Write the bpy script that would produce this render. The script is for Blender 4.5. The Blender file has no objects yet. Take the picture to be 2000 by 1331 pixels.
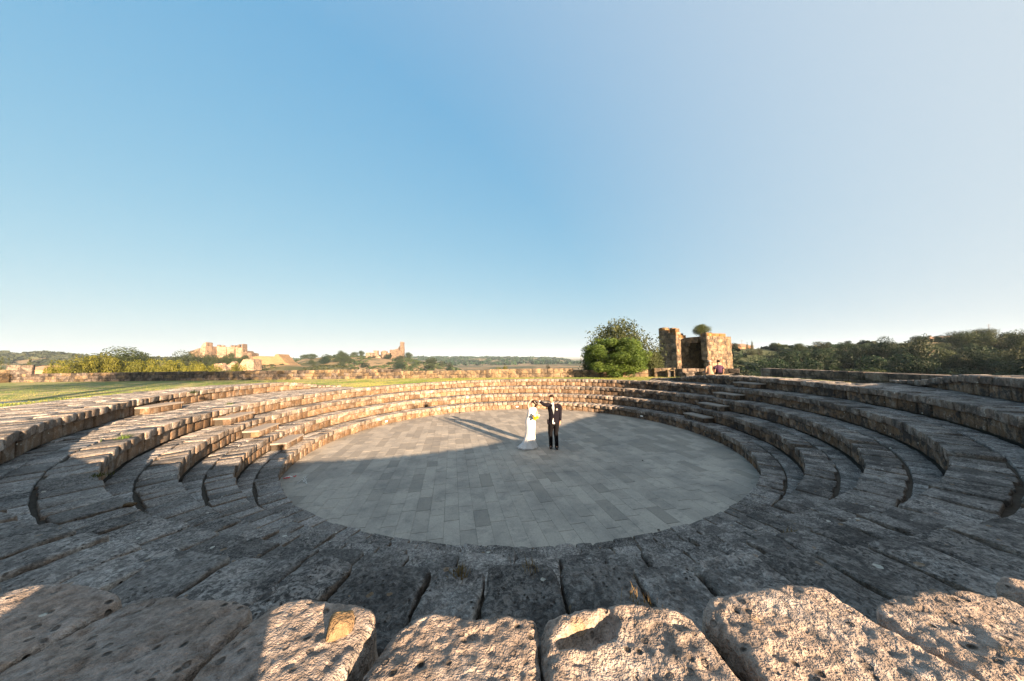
import bpy, math, random
import numpy as np
from mathutils import Vector, Matrix, noise
S = bpy.context.scene
R_ = math.radians
random.seed(7); rng = np.random.default_rng(7)

# ------------------------------------------------------------------ camera, light, exposure
CAM = Vector((0.0, -11.476, 3.03))
F, PITCH, ROLL, YAW = 577.56, 0.0668, -0.0178, -0.0101
fwd = Vector((math.sin(YAW) * math.cos(PITCH), math.cos(YAW) * math.cos(PITCH), math.sin(PITCH)))
rt0 = Vector((math.cos(YAW), -math.sin(YAW), 0)); up0 = rt0.cross(fwd)
right = rt0 * math.cos(ROLL) + up0 * math.sin(ROLL)
upv = up0 * math.cos(ROLL) - rt0 * math.sin(ROLL)
cd = bpy.data.cameras.new('camera'); cam = bpy.data.objects.new('camera', cd); S.collection.objects.link(cam)
m = Matrix((right, upv, -fwd)).transposed().to_4x4(); m.translation = CAM
cam.matrix_world = m
cd.sensor_width = 36; cd.lens = F / 2000 * 36; cd.clip_start = 0.02; cd.clip_end = 60000
S.camera = cam
SUN_AZ, SUN_EL = R_(142.4), R_(12.9)          # azimuth clockwise from +Y
sd = Vector((math.sin(SUN_AZ) * math.cos(SUN_EL), math.cos(SUN_AZ) * math.cos(SUN_EL), math.sin(SUN_EL)))
W = bpy.data.worlds.new('World'); S.world = W; W.use_nodes = True
wn = W.node_tree; bg = wn.nodes['Background']
sky = wn.nodes.new('ShaderNodeTexSky'); sky.sky_type = 'NISHITA'; sky.sun_disc = False
sky.sun_elevation = SUN_EL; sky.sun_rotation = SUN_AZ
sky.air_density = 1.0; sky.dust_density = 1.2; sky.ozone_density = 2.0; sky.altitude = 150
def wnode(t, **k):
    x = wn.nodes.new(t)
    for a, v in k.items(): setattr(x, a, v)
    return x
def wmath(op, a, b=None, cl=False):
    x = wnode('ShaderNodeMath', operation=op, use_clamp=cl)
    for i, v in enumerate((a, b)):
        if v is None: continue
        if hasattr(v, 'links'): wn.links.new(v, x.inputs[i])
        else: x.inputs[i].default_value = v
    return x.outputs[0]
# hazy summer evening: the clear sky model is softened channel by channel and whitened towards the sun by haze
sep = wnode('ShaderNodeSeparateColor'); wn.links.new(sky.outputs[0], sep.inputs[0]); cmb = wnode('ShaderNodeCombineColor')
for i, (k_, n_, g_) in enumerate(((.335, .504, .69), (.925, .906, .36), (1.58, 1.604, .14))):
    wn.links.new(wmath('MULTIPLY', wmath('POWER', wmath('DIVIDE', sep.outputs[i], n_), g_), k_), cmb.inputs[i])
tc = wnode('ShaderNodeTexCoord'); dt = wnode('ShaderNodeVectorMath', operation='DOT_PRODUCT'); wn.links.new(tc.outputs['Generated'], dt.inputs[0]); dt.inputs[1].default_value = sd
fac = wmath('MINIMUM', wmath('ADD', wmath('MULTIPLY', dt.outputs['Value'], .95), .50, True), .9)
mixs = wnode('ShaderNodeMix', data_type='RGBA'); wn.links.new(fac, mixs.inputs[0]); wn.links.new(cmb.outputs[0], mixs.inputs[6]); mixs.inputs[7].default_value = (1.72, 1.84, 1.92, 1)
wn.links.new(mixs.outputs[2], bg.inputs[0]); bg.inputs[1].default_value = 0.0715
sl = bpy.data.lights.new('sun', 'SUN'); sl.energy = 5.0; sl.angle = R_(0.5); sl.color = (1.0, 0.69, 0.43)
so = bpy.data.objects.new('sun', sl); S.collection.objects.link(so)
so.rotation_euler = sd.to_track_quat('Z', 'Y').to_euler(); so.location = (20, -30, 30)
S.view_settings.view_transform = 'Standard'; S.view_settings.look = 'None'
S.view_settings.gamma = 1; S.view_settings.use_curve_mapping = False
S.view_settings.exposure = 2.6
S.cycles.max_bounces = 6; S.cycles.transparent_max_bounces = 8; S.cycles.volume_bounces = 0

# ------------------------------------------------------------------ helpers
def ray(px, py):
    return (fwd * F + right * (px - 1000) - upv * (py - 665.5))
def P(px, py, D):                              # world point seen at a pixel of the photo, D metres ahead
    d = ray(px, py); return CAM + d * (D / d.y)
def PZ(px, py, z):                             # world point seen at a pixel, on the level z
    d = ray(px, py); return CAM + d * ((z - CAM.z) / d.z)
def PX(p):
    d = Vector(p) - CAM; k = d.dot(fwd); return 1000 + F * d.dot(right) / k, 665.5 - F * d.dot(upv) / k
def tag(o, label=None, cat=None, group=None, kind=None):
    if label: o['label'] = label
    if cat: o['category'] = cat
    if group: o['group'] = group
    if kind: o['kind'] = kind
    return o
def link(o, parent=None, loc=None):
    S.collection.objects.link(o)
    if parent is not None:
        o.parent = parent
        if loc is not None: o.location = Vector(loc) - parent.location
    elif loc is not None: o.location = loc
    return o
def empty(name, loc, label, cat, group=None):
    o = bpy.data.objects.new(name, None); o.empty_display_size = .1; S.collection.objects.link(o)
    o.location = loc; return tag(o, label, cat, group)
def mesh(name, V, Fc, mat=None, smooth=False):
    me = bpy.data.meshes.new(name)
    V = np.asarray(V, dtype=np.float32).reshape(-1, 3)
    if isinstance(Fc, np.ndarray) and Fc.ndim == 2:
        n, k = Fc.shape
        me.vertices.add(len(V)); me.vertices.foreach_set('co', V.ravel())
        me.loops.add(n * k); me.loops.foreach_set('vertex_index', Fc.astype(np.int32).ravel())
        me.polygons.add(n); me.polygons.foreach_set('loop_start', np.arange(0, n * k, k, dtype=np.int32))
        me.update(calc_edges=True)
    else:
        me.from_pydata(V.tolist(), [], [tuple(f) for f in Fc]); me.update()
    if smooth: me.polygons.foreach_set('use_smooth', np.ones(len(me.polygons), dtype=bool))
    if mat: me.materials.append(mat)
    return me
def obj(name, me, parent=None, loc=(0, 0, 0)):
    return link(bpy.data.objects.new(name, me), parent, loc)
class MB:
    def __init__(s): s.V = []; s.F = []; s.n = 0
    def add(s, V, Fc):
        V = np.asarray(V, float).reshape(-1, 3); s.V.append(V)
        s.F += [tuple(int(i) + s.n for i in f) for f in Fc]; s.n += len(V)
    def box(s, c, d, rz=0, taper=0, M=None):
        x, y, z = d[0] / 2, d[1] / 2, d[2] / 2
        V = np.array([(sx * x * (1 - taper * (sz > 0)), sy * y * (1 - taper * (sz > 0)), sz * z) for sz in (-1, 1) for sy in (-1, 1) for sx in (-1, 1)])
        if rz: V[:, :2] = V[:, :2] @ np.array([[math.cos(rz), math.sin(rz)], [-math.sin(rz), math.cos(rz)]])
        s.add(V + np.array(c), [(0, 2, 3, 1), (4, 5, 7, 6), (0, 1, 5, 4), (2, 6, 7, 3), (0, 4, 6, 2), (1, 3, 7, 5)])
    def tube(s, pts, rad, n=8, cap=True):
        pts = [Vector(p) for p in pts]; rings = []
        for i, p in enumerate(pts):
            t = (pts[min(i + 1, len(pts) - 1)] - pts[max(i - 1, 0)]).normalized()
            a = t.orthogonal().normalized() if i == 0 else (a - t * a.dot(t)).normalized()
            b = t.cross(a); r = rad[i] if hasattr(rad, '__len__') else rad
            rings.append([p + (a * math.cos(2 * math.pi * j / n) + b * math.sin(2 * math.pi * j / n)) * r for j in range(n)])
        s.loft(rings, cap)
    def loft(s, rings, cap=True):
        n = len(rings[0]); V = [v for r in rings for v in r]; Fc = []
        for i in range(len(rings) - 1):
            for j in range(n):
                Fc.append((i * n + j, i * n + (j + 1) % n, (i + 1) * n + (j + 1) % n, (i + 1) * n + j))
        if cap: Fc += [tuple(range(n))[::-1], tuple(range((len(rings) - 1) * n, len(rings) * n))]
        s.add([tuple(v) for v in V], Fc)
    def ell(s, rings, n=20, cap=True):          # rings: (cx,cy,cz,rx,ry[,tilt])
        out = []
        for r in rings:
            cx, cy, cz, rx, ry = r[:5]; tl = r[5] if len(r) > 5 else 0
            out.append([(cx + rx * math.cos(2 * math.pi * j / n), cy + ry * math.sin(2 * math.pi * j / n), cz + tl * rx * math.cos(2 * math.pi * j / n)) for j in range(n)])
        s.loft(out, cap)
    def ball(s, c, r, nu=8, nv=6):
        r = r if hasattr(r, '__len__') else (r, r, r)
        rings = []
        for i in range(nv + 1):
            th = math.pi * (i + .02 if i == 0 else (i - .02 if i == nv else i)) / nv
            rings.append([(c[0] + r[0] * math.sin(th) * math.cos(2 * math.pi * j / nu), c[1] + r[1] * math.sin(th) * math.sin(2 * math.pi * j / nu), c[2] - r[2] * math.cos(th)) for j in range(nu)])
        s.loft(rings, True)
    def build(s, name, mat, parent=None, loc=None, smooth=False):
        V = np.concatenate(s.V); base = Vector(loc) if loc is not None else (parent.location if parent is not None else Vector((0, 0, 0)))
        me = mesh(name, V, s.F, mat, smooth)
        return obj(name, me, parent, base)
def lerp(kn, x):
    return float(np.interp(x, [k[0] for k in kn], [k[1] for k in kn]))
def sstep(a, b, x):
    t = min(1, max(0, (x - a) / (b - a))); return t * t * (3 - 2 * t)
def fbm(p, o=4):
    s = 0; a = .5; q = Vector(p)
    for i in range(o): s += a * noise.noise(q); q = q * 2.03 + Vector((3.1, 1.7, 5.3)); a *= .5
    return s

# ------------------------------------------------------------------ materials
class N:
    def __init__(s, name):
        s.m = bpy.data.materials.new(name); s.m.use_nodes = True; s.t = s.m.node_tree
        s.b = s.t.nodes['Principled BSDF']; s.b.inputs['Roughness'].default_value = .9
        s.b.inputs['Specular IOR Level'].default_value = .25
        s.pos = s.t.nodes.new('ShaderNodeNewGeometry').outputs['Position']
        s.geo = s.t.nodes[-1]
    def n(s, typ, **k):
        x = s.t.nodes.new(typ)
        for a, v in k.items(): setattr(x, a, v)
        return x
    def L(s, a, b): s.t.links.new(a, b)
    def noise(s, scale, det=4, rough=.6, vec=None, out='Fac', dist=0):
        x = s.n('ShaderNodeTexNoise'); x.inputs['Scale'].default_value = scale; x.inputs['Detail'].default_value = det
        x.inputs['Roughness'].default_value = rough; x.inputs['Distortion'].default_value = dist
        s.L(vec or s.pos, x.inputs['Vector']); return x.outputs[out]
    def vor(s, scale, feat='F1', out='Distance', vec=None, rnd=1):
        x = s.n('ShaderNodeTexVoronoi', feature=feat); x.inputs['Scale'].default_value = scale; x.inputs['Randomness'].default_value = rnd
        s.L(vec or s.pos, x.inputs['Vector']); return x.outputs[out]
    def ramp(s, fac, *st):
        x = s.n('ShaderNodeValToRGB'); e = x.color_ramp.elements
        while len(e) < len(st): e.new(.5)
        for i, (p, c) in enumerate(st):
            e[i].position = p; e[i].color = (c, c, c, 1) if not hasattr(c, '__len__') else (*c, 1)
        s.L(fac, x.inputs[0]); return x.outputs[0]
    def mix(s, fac, a, b, mode='MIX'):
        x = s.n('ShaderNodeMix', data_type='RGBA', blend_type=mode)
        for v, i in ((fac, 0), (a, 6), (b, 7)):
            if hasattr(v, 'links'): s.L(v, x.inputs[i])
            elif i == 0: x.inputs[i].default_value = v
            else: x.inputs[i].default_value = (*v, 1) if hasattr(v, '__len__') else (v, v, v, 1)
        return x.outputs[2]
    def math(s, op, a, b=None, c=None):
        x = s.n('ShaderNodeMath', operation=op)
        for i, v in enumerate((a, b, c)):
            if v is None: continue
            if hasattr(v, 'links'): s.L(v, x.inputs[i])
            else: x.inputs[i].default_value = v
        return x.outputs[0]
    def bump(s, h, strength=.6, dist=.01, prev=None):
        x = s.n('ShaderNodeBump'); x.inputs['Strength'].default_value = strength; x.inputs['Distance'].default_value = dist
        s.L(h, x.inputs['Height'])
        if prev: s.L(prev, x.inputs['Normal'])
        return x.outputs[0]
    def rnd(s): return s.n('ShaderNodeObjectInfo').outputs['Random']
    def xyz(s, v):
        x = s.n('ShaderNodeSeparateXYZ'); s.L(v, x.inputs[0]); return x.outputs
    def done(s, col, nrm=None, rough=None):
        if hasattr(col, 'links'): s.L(col, s.b.inputs['Base Color'])
        else: s.b.inputs['Base Color'].default_value = (*col, 1)
        if nrm: s.L(nrm, s.b.inputs['Normal'])
        if rough is not None:
            if hasattr(rough, 'links'): s.L(rough, s.b.inputs['Roughness'])
            else: s.b.inputs['Roughness'].default_value = rough
        return s.m
def flat(name, c, rough=.8, var=.12, sc=8):
    g = N(name); f = g.noise(sc, 4)
    return g.done(g.mix(g.ramp(f, (.3, 0), (.7, 1)), [x * (1 - var) for x in c], [x * (1 + var) for x in c]), None, rough)

def stone(name, warm, pale, grey, tops=.75, black=.5, dots=True, scale=1.0, bumps=1.0, crust_x=True, mott=0, rv=.38):
    """weathered tuff: warm body, pale lichen, grey weathering on the tops, black crust patches"""
    g = N(name)
    n1 = g.noise(2.2 * scale, 5, .65); n2 = g.noise(9 * scale, 5, .7); n3 = g.noise(55 * scale, 4, .75); n4 = g.noise(170 * scale, 2, .6)
    rn = g.rnd()
    body = g.mix(g.ramp(n1, (.35, 0), (.65, 1)), warm, [w * .72 + .03 for w in warm])
    body = g.mix(g.ramp(g.noise(5 * scale, 6, .7, dist=.6), (.50, 0), (.60, .85)), body, pale)          # pale lichen film
    nz = g.xyz(g.geo.outputs['True Normal'])[2]
    top = g.math('MULTIPLY', g.ramp(nz, (.35, 0), (.8, 1)), tops)
    body = g.mix(g.math('MULTIPLY', top, g.ramp(n2, (.30, .65), (.62, 1))), body, grey)
    if mott:                                   # mottled film of grey lichen over black biofilm
        mf = g.ramp(g.noise(30 * scale, 6, .8, dist=1.0), (.46, 0), (.53, 1)); md = g.ramp(g.noise(1.6 * scale, 4, .6), (.35, 1), (.62, .45))
        body = g.mix(g.math('MULTIPLY', g.math('MULTIPLY', g.math('SUBTRACT', 1, mf), md), g.math('MULTIPLY', g.ramp(nz, (.2, .4), (.8, 1)), mott)), body, (.055, .053, .052))
    px_ = g.xyz(g.pos)
    bl = g.ramp(g.noise(3.1 * scale, 6, .75, dist=.4), (.46, 0), (.56, 1))
    if crust_x:                                # crust grows on the cool eastern and southern rings
        side = g.math('ADD', g.math('MULTIPLY', px_[0], .105), g.math('MULTIPLY', px_[1], -.05))
        side = g.ramp(side, (.0, .34), (.55, 1)); bl = g.math('MULTIPLY', bl, side)
        bl2 = g.math('MULTIPLY', side, .35)
        bl = g.math('MAXIMUM', bl, g.math('MULTIPLY', bl2, g.ramp(n2, (.4, 0), (.6, 1))))
    body = g.mix(g.math('MULTIPLY', bl, black), body, (.035, .033, .033))
    body = g.mix(1.0, body, g.ramp(rn, (0, 1 - rv), (.5, 1.0), (1, 1 + rv * .85)), 'MULTIPLY')
    body = g.mix(.8, body, g.ramp(n3, (.28, .30), (.5, 1.0), (.72, 1.6)), 'MULTIPLY')
    pit = g.vor(38 * scale); pitm = g.ramp(pit, (.10, 0), (.26, 1))
    gate = g.ramp(g.noise(14 * scale, 2), (.42, 0), (.6, 1))
    pm = g.math('MAXIMUM', pitm, g.math('SUBTRACT', 1, gate))
    body = g.mix(g.math('SUBTRACT', 1, pm), body, (.03, .025, .02))
    if dots:
        vec = g.n('ShaderNodeVectorMath', operation='ADD'); g.L(g.pos, vec.inputs[0])
        vd = g.n('ShaderNodeTexNoise'); vd.inputs['Scale'].default_value = 30; g.L(g.pos, vd.inputs['Vector'])
        sc = g.n('ShaderNodeVectorMath', operation='SCALE'); sc.inputs['Scale'].default_value = .02; g.L(vd.outputs['Color'], sc.inputs[0]); g.L(sc.outputs[0], vec.inputs[1])
        v = g.n('ShaderNodeTexVoronoi'); v.inputs['Scale'].default_value = 7.5; g.L(vec.outputs[0], v.inputs['Vector'])
        cc = g.xyz(v.outputs['Color'])
        thr = g.math('MULTIPLY', g.ramp(cc[0], (.55, 0), (1, 1)), .15)
        dm = g.math('LESS_THAN', v.outputs['Distance'], thr)
        body = g.mix(g.math('MULTIPLY', dm, .75), body, (.52, .52, .47))
        v2 = g.n('ShaderNodeTexVoronoi'); v2.inputs['Scale'].default_value = 14; g.L(vec.outputs[0], v2.inputs['Vector'])
        c2 = g.xyz(v2.outputs['Color'])
        d2 = g.math('LESS_THAN', v2.outputs['Distance'], g.math('MULTIPLY', g.ramp(c2[1], (.8, 0), (1, 1)), .25))
        body = g.mix(g.math('MULTIPLY', d2, .5), body, (.26, .17, .09))
    h = g.math('ADD', g.math('MULTIPLY', n3, .6), g.math('MULTIPLY', pm, .8))
    h = g.math('ADD', h, g.math('MULTIPLY', n2, 1.4)); h = g.math('ADD', h, g.math('MULTIPLY', n4, .25))
    return g.done(body, g.bump(h, .9 * bumps, .022 / scale))

M = {}
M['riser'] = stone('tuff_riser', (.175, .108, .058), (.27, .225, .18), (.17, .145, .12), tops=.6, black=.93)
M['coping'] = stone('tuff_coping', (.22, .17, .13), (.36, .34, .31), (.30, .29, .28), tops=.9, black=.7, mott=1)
M['paving'] = stone('tuff_paving', (.25, .22, .20), (.40, .385, .37), (.335, .325, .315), tops=.9, black=.6, mott=1)
M['fore'] = stone('tuff_foreground', (.345, .27, .215), (.40, .36, .33), (.31, .265, .24), tops=.5, black=.25, bumps=1.1, crust_x=False, mott=.35, rv=.12)
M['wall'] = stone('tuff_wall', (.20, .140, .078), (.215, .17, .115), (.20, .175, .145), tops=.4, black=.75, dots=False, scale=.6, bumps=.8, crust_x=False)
M['wall_dark'] = stone('tuff_wall_shaded', (.13, .10, .080), (.19, .17, .15), (.25, .225, .20), tops=.4, black=.9, dots=False, scale=.6, bumps=.8, crust_x=False)  # darker copy of the wall tuff, shade put into its colour
M['tower'] = stone('tuff_tower', (.21, .145, .085), (.23, .19, .145), (.2, .165, .12), tops=.3, black=.75, dots=False, scale=.5, crust_x=False)
M['tower_top'] = stone('tuff_tower_lichen', (.23, .115, .03), (.25, .16, .07), (.22, .12, .04), tops=.5, black=.3, dots=False, scale=.5, crust_x=False)
M['castle'] = stone('tuff_castle', (.225, .155, .105), (.27, .21, .16), (.20, .15, .105), tops=.3, black=.65, dots=False, scale=.16, crust_x=False)
M['ochre'] = stone('fresh_tuff', (.19, .12, .055), (.21, .15, .08), (.18, .12, .06), tops=.2, black=.3, dots=False, crust_x=False)
M['mortar'] = flat('earth_mortar', (.045, .038, .03), .95, .4, 30)
M['concrete'] = flat('step_slab_concrete', (.23, .21, .19), .85, .12, 25)
M['white'] = flat('white_plate', (.8, .8, .78), .4, .03)
M['black'] = flat('black_metal', (.03, .03, .03), .5, .1)

def slab_mat():
    g = N('orchestra_slab'); rn = g.rnd()
    at = g.n('ShaderNodeAttribute', attribute_name='tone'); 
    tone = g.math('ADD', rn, at.outputs['Fac'])
    a = g.ramp(tone, (0, .235), (.06, .245), (.11, .30), (.6, .33), (.95, .35))
    col = g.mix(.75, (.98, .97, .91), a, 'MULTIPLY'); col = g.mix(1.0, a, (1.0, .935, .82), 'MULTIPLY')
    st = g.noise(.8, 6, .7); col = g.mix(g.ramp(st, (.44, 0), (.66, .75)), col, (.17, .165, .155))
    st2 = g.noise(3.1, 6, .75, dist=.5); col = g.mix(g.ramp(st2, (.52, 0), (.68, .6)), col, (.15, .148, .142))
    col = g.mix(.7, col, g.ramp(g.noise(30, 5, .7), (.3, .78), (.7, 1.2)), 'MULTIPLY')
    sp = g.ramp(g.vor(6), (.03, 1), (.045, 0)); col = g.mix(g.math('MULTIPLY', sp, .5), col, (.05, .05, .05))
    return g.done(col, g.bump(g.noise(60, 4), .35, .004), .75)
M['slab'] = slab_mat()

def ground_mat():
    g = N('lawn_soil'); n1 = g.noise(.55, 6, .7); n2 = g.noise(3, 6, .7)
    c = g.mix(g.ramp(n1, (.44, 0), (.56, 1)), (.13, .18, .045), (.34, .28, .15))
    c = g.mix(g.ramp(n2, (.4, 0), (.7, .6)), c, (.09, .14, .03))
    return g.done(c, g.bump(n2, .6, .03))
M['lawn'] = ground_mat()
def terrain_mat():
    g = N('hillside'); n1 = g.noise(.010, 7, .62, dist=.4); n2 = g.noise(.06, 6, .7); n3 = g.noise(.5, 5, .7)
    c = g.mix(g.ramp(n1, (.44, 0), (.53, 1)), (.05, .062, .028), (.21, .155, .09))
    c = g.mix(g.ramp(n2, (.52, 0), (.60, .9)), c, (.035, .046, .022))
    c = g.mix(.6, c, g.ramp(n3, (.3, .6), (.7, 1.3)), 'MULTIPLY')
    return g.done(c, g.bump(n3, .6, .8))
M['hill'] = terrain_mat()
def dry_mat():
    g = N('dry_slope'); n2 = g.noise(.12, 6, .7); n3 = g.noise(.8, 5, .7)
    c = g.mix(g.ramp(n2, (.42, 0), (.6, 1)), (.22, .145, .085), (.17, .12, .07))
    c = g.mix(g.ramp(n3, (.5, 0), (.7, .7)), c, (.07, .065, .03))
    return g.done(c, g.bump(n3, .7, .8))
M['dry'] = dry_mat()
def leaf_mat(name, a, b, trans=.25):
    g = N(name); rn = g.rnd(); n1 = g.noise(1.2, 4, .6)
    at = g.n('ShaderNodeAttribute', attribute_name='tint')
    c = g.mix(g.ramp(at.outputs['Fac'], (0, 0), (1, 1)), a, b)
    c = g.mix(.8, c, g.ramp(n1, (.3, .7), (.7, 1.3)), 'MULTIPLY')
    c = g.mix(.8, c, g.ramp(rn, (0, .75), (1, 1.3)), 'MULTIPLY')
    g.L(c, g.b.inputs['Base Color']); g.b.inputs['Roughness'].default_value = .6
    tr = g.n('ShaderNodeBsdfTranslucent'); g.L(c, tr.inputs[0]); mx = g.n('ShaderNodeMixShader'); mx.inputs[0].default_value = trans
    out = g.t.nodes['Material Output']; g.L(g.b.outputs[0], mx.inputs[1]); g.L(tr.outputs[0], mx.inputs[2]); g.L(mx.outputs[0], out.inputs[0])
    return g.m
M['leaf_bush'] = leaf_mat('bush_leaves', (.016, .040, .008), (.10, .155, .026), .25)
M['leaf_fig'] = leaf_mat('fig_leaves', (.028, .042, .014), (.085, .105, .033), .3)
M['leaf_lime'] = leaf_mat('acacia_leaves', (.025, .038, .008), (.17, .17, .024), .3)
M['leaf_oak'] = leaf_mat('oak_leaves', (.014, .028, .010), (.042, .060, .020), .2)
M['leaf_wood'] = leaf_mat('wood_leaves', (.002, .011, .004), (.010, .030, .008), .10)  # very dark leaf colour stands in for the shade over the right-hand wood
M['leaf_olive'] = leaf_mat('olive_leaves', (.014, .022, .010), (.045, .054, .022), .15)
M['leaf_cyp'] = leaf_mat('conifer_leaves', (.022, .034, .012), (.06, .07, .02), .15)
M['grass'] = leaf_mat('grass_blades', (.10, .17, .03), (.30, .28, .09), .35)
M['straw'] = leaf_mat('straw', (.12, .08, .03), (.26, .19, .08), .3)
M['bark'] = flat('bark', (.10, .075, .055), .9, .3, 12)
M['gravel'] = flat('gravel', (.33, .31, .29), .95, .25, 40)

# ------------------------------------------------------------------ blocks of stone
def rbox(size, seg, rad, amp, seed, pits=0, fine=0, cavity=None, scal=0):
    hx, hy, hz = (s / 2 for s in size); off = Vector((seed * 7.3, seed * 3.1, seed * 11.7))
    def axis(h, n, r):
        if n <= 3: return [-h, -h + r, h - r, h] if n == 3 else [-h, -h + r, 0, h - r, h]
        return [-h, -h + r * .5] + list(np.linspace(-h + r, h - r, n - 3)) + [h - r * .5, h]
    A = [axis(hx, seg[0], rad), axis(hy, seg[1], rad), axis(hz, seg[2], rad)]
    nx, ny, nz = (len(a) for a in A); idx = {}; V = []
    def vid(i, j, k):
        key = (i, j, k)
        if key not in idx: idx[key] = len(V); V.append(Vector((A[0][i], A[1][j], A[2][k])))
        return idx[key]
    Fc = []
    for i in range(nx - 1):
        for j in range(ny - 1):
            Fc.append((vid(i, j, nz - 1), vid(i + 1, j, nz - 1), vid(i + 1, j + 1, nz - 1), vid(i, j + 1, nz - 1)))
            Fc.append((vid(i, j, 0), vid(i, j + 1, 0), vid(i + 1, j + 1, 0), vid(i + 1, j, 0)))
    for i in range(nx - 1):
        for k in range(nz - 1):
            Fc.append((vid(i, 0, k), vid(i + 1, 0, k), vid(i + 1, 0, k + 1), vid(i, 0, k + 1)))
            Fc.append((vid(i, ny - 1, k), vid(i, ny - 1, k + 1), vid(i + 1, ny - 1, k + 1), vid(i + 1, ny - 1, k)))
    for j in range(ny - 1):
        for k in range(nz - 1):
            Fc.append((vid(0, j, k), vid(0, j, k + 1), vid(0, j + 1, k + 1), vid(0, j + 1, k)))
            Fc.append((vid(nx - 1, j, k), vid(nx - 1, j + 1, k), vid(nx - 1, j + 1, k + 1), vid(nx - 1, j, k + 1)))
    H = Vector((hx, hy, hz)); out = []
    for p in V:
        rr = rad * (1 + .5 * noise.noise(p * 6 + off))
        q = Vector([max(-H[a] + rr, min(H[a] - rr, p[a])) for a in range(3)]); d = p - q
        p2 = q + (d.normalized() * rr if d.length > 1e-6 else d)
        n = d.normalized() if d.length > 1e-6 else Vector((0, 0, 1))
        w = Vector((noise.noise(p * 5 + off), noise.noise(p * 5 + off + Vector((9, 0, 0))), noise.noise(p * 5 + off + Vector((0, 9, 0)))))
        p2 = p2 + w * amp + w.dot(n) * n * amp * .5
        if fine:
            e = -abs(fbm(p * 14 + off, 4)) * fine * 1.6 + fbm(p * 45 + off, 3) * fine * .9
            if pits:
                for sc, dep, th, gt in ((22, .011, .30, .25), (48, .006, .34, .05), (9, .016, .20, .45)):
                    dd, pp = noise.voronoi(p * sc + off)
                    if noise.noise(pp[0] * 3.7) > gt * .6: e -= dep * max(0, 1 - dd[0] / th) ** .6 * pits
            if cavity and n.z > .5:
                cx, cy, ca, cb, dep = cavity
                u = ((p.x - cx) * .92 + (p.y - cy) * .40) / ca; v = ((p.y - cy) * .92 - (p.x - cx) * .40) / cb
                t = math.hypot(u, v) + .15 * noise.noise(p * 40)
                e -= dep * (1 - sstep(.75, 1.1, t))
            p2 = p2 + n * e
        if scal:                               # weathered front corners, so that the row of fronts is scalloped
            fr = max(0, -p.y / hy); fr = fr * fr; ux = abs(p.x + .25 * hx * noise.noise(off * 1.3)) / hx
            p2.y += scal * fr * min(1.3, ux) ** 5 * (1 + .9 * noise.noise(Vector((p.x * 9, 0, p.z * 5)) + off)) + scal * fr * .35 * noise.noise(Vector((p.x * 16, 2, p.z * 8)) + off)
            p2.z -= .35 * scal * fr * min(1.3, ux) ** 6
        out.append(Vector((p2.x * (1 + p2.y / 9.6), p2.y, p2.z)))
    return out, Fc
CS = (.345, .43, .165); RS = (.35, .22, .26); PS = (.345, .31, .12)
def variants(tagn, size, n, seg, rad, amp, mat, **k):
    L = []
    for i in range(n):
        V, Fc = rbox(size, seg, rad, amp, i + 1 + len(tagn), **k); L.append(mesh(tagn, [tuple(v) for v in V], Fc, mat, k.get('fine', 0) > 0 or True))
    return L
VAR = {
 'coping_block': (variants('coping_block', CS, 10, (4, 4, 3), .022, .012, M['coping'], scal=.010), variants('coping_block', CS, 8, (16, 18, 9), .020, .012, M['coping'], fine=.006, pits=.7, scal=.018), CS),
 'riser_block': (variants('riser_block', RS, 10, (4, 3, 4), .022, .010, M['riser']), variants('riser_block', RS, 4, (12, 6, 10), .022, .010, M['riser'], fine=.005, pits=.6), RS),
 'paving_block': (variants('paving_block', PS, 8, (4, 4, 3), .020, .010, M['paving']), variants('paving_block', PS, 6, (16, 14, 6), .020, .010, M['paving'], fine=.006, pits=.7), PS)}

# ------------------------------------------------------------------ the bowl of seating
H = .4215; R1 = 7.12; T = .736
K5 = [(150, 11.6), (156, 12.2), (163, 12.5), (170, 12.4), (185, 11.75), (206, 10.65), (223, 10.25), (245, 10.07), (340, 10.07), (362, 10.25), (379, 10.55), (401, 11.4)]
K6 = [(243, 10.82), (324, 10.82), (333, 11.0), (343, 11.6), (351, 12.05)]
RANGE = {1: (0, 360), 2: (0, 360), 3: (0, 360), 4: (0, 360), 5: (150, 401), 6: (243, 351)}
def rk(k, a):
    if k <= 4: return R1 + T * (k - 1)
    lo, hi = RANGE[k]
    while a < lo: a += 360
    while a > hi + 1e-6: a -= 360
    if a < lo: return None
    return lerp(K5 if k == 5 else K6, a)
def ztop(k, a):
    z = k * H
    lo, hi = RANGE[k]
    while a < lo: a += 360
    if k == 5: z -= H * .86 * (1 - sstep(150, 164, a)) + H * .86 * sstep(378, 401, a)
    if k == 6: z -= H * .80 * sstep(334, 351, a)
    return z
def outer(k, a):                               # radius where the paving of a tier stops
    if k < 4: return rk(k + 1, a) + .12
    if k == 4:
        r = rk(5, a); return (r + .12) if r else R1 + 3 * T + .74
    if k == 5:
        r6 = rk(6, a)
        if r6: return r6 + .12
        b = a if a >= 150 else a + 360
        if b < 245: return rk(5, a) + .45 + 1.75 * sstep(158, 170, b)
        return rk(5, a) + 1.0
    return rk(6, a) + 2.4
NAMES = {1: ('lowest ring of rough stone seating around the paved floor', 0), 2: ('second ring of stone seating up from the paved floor', 0),
         3: ('third ring of stone seating up from the paved floor, halfway up the bowl', 0), 4: ('fourth ring of stone seating, its far side edge meeting the lawn', 0),
         5: ('fifth ring of stone seating with the wide walkway, its ends sloping into the lawn', 0),
         6: ('topmost ring of seating, its pitted blocks sunlit in the foreground', 0)}
MISSING = {2: [328.3], 3: [322], 4: [308.6], 5: [314.4]}
camxy = Vector((CAM.x, CAM.y, CAM.z))
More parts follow.
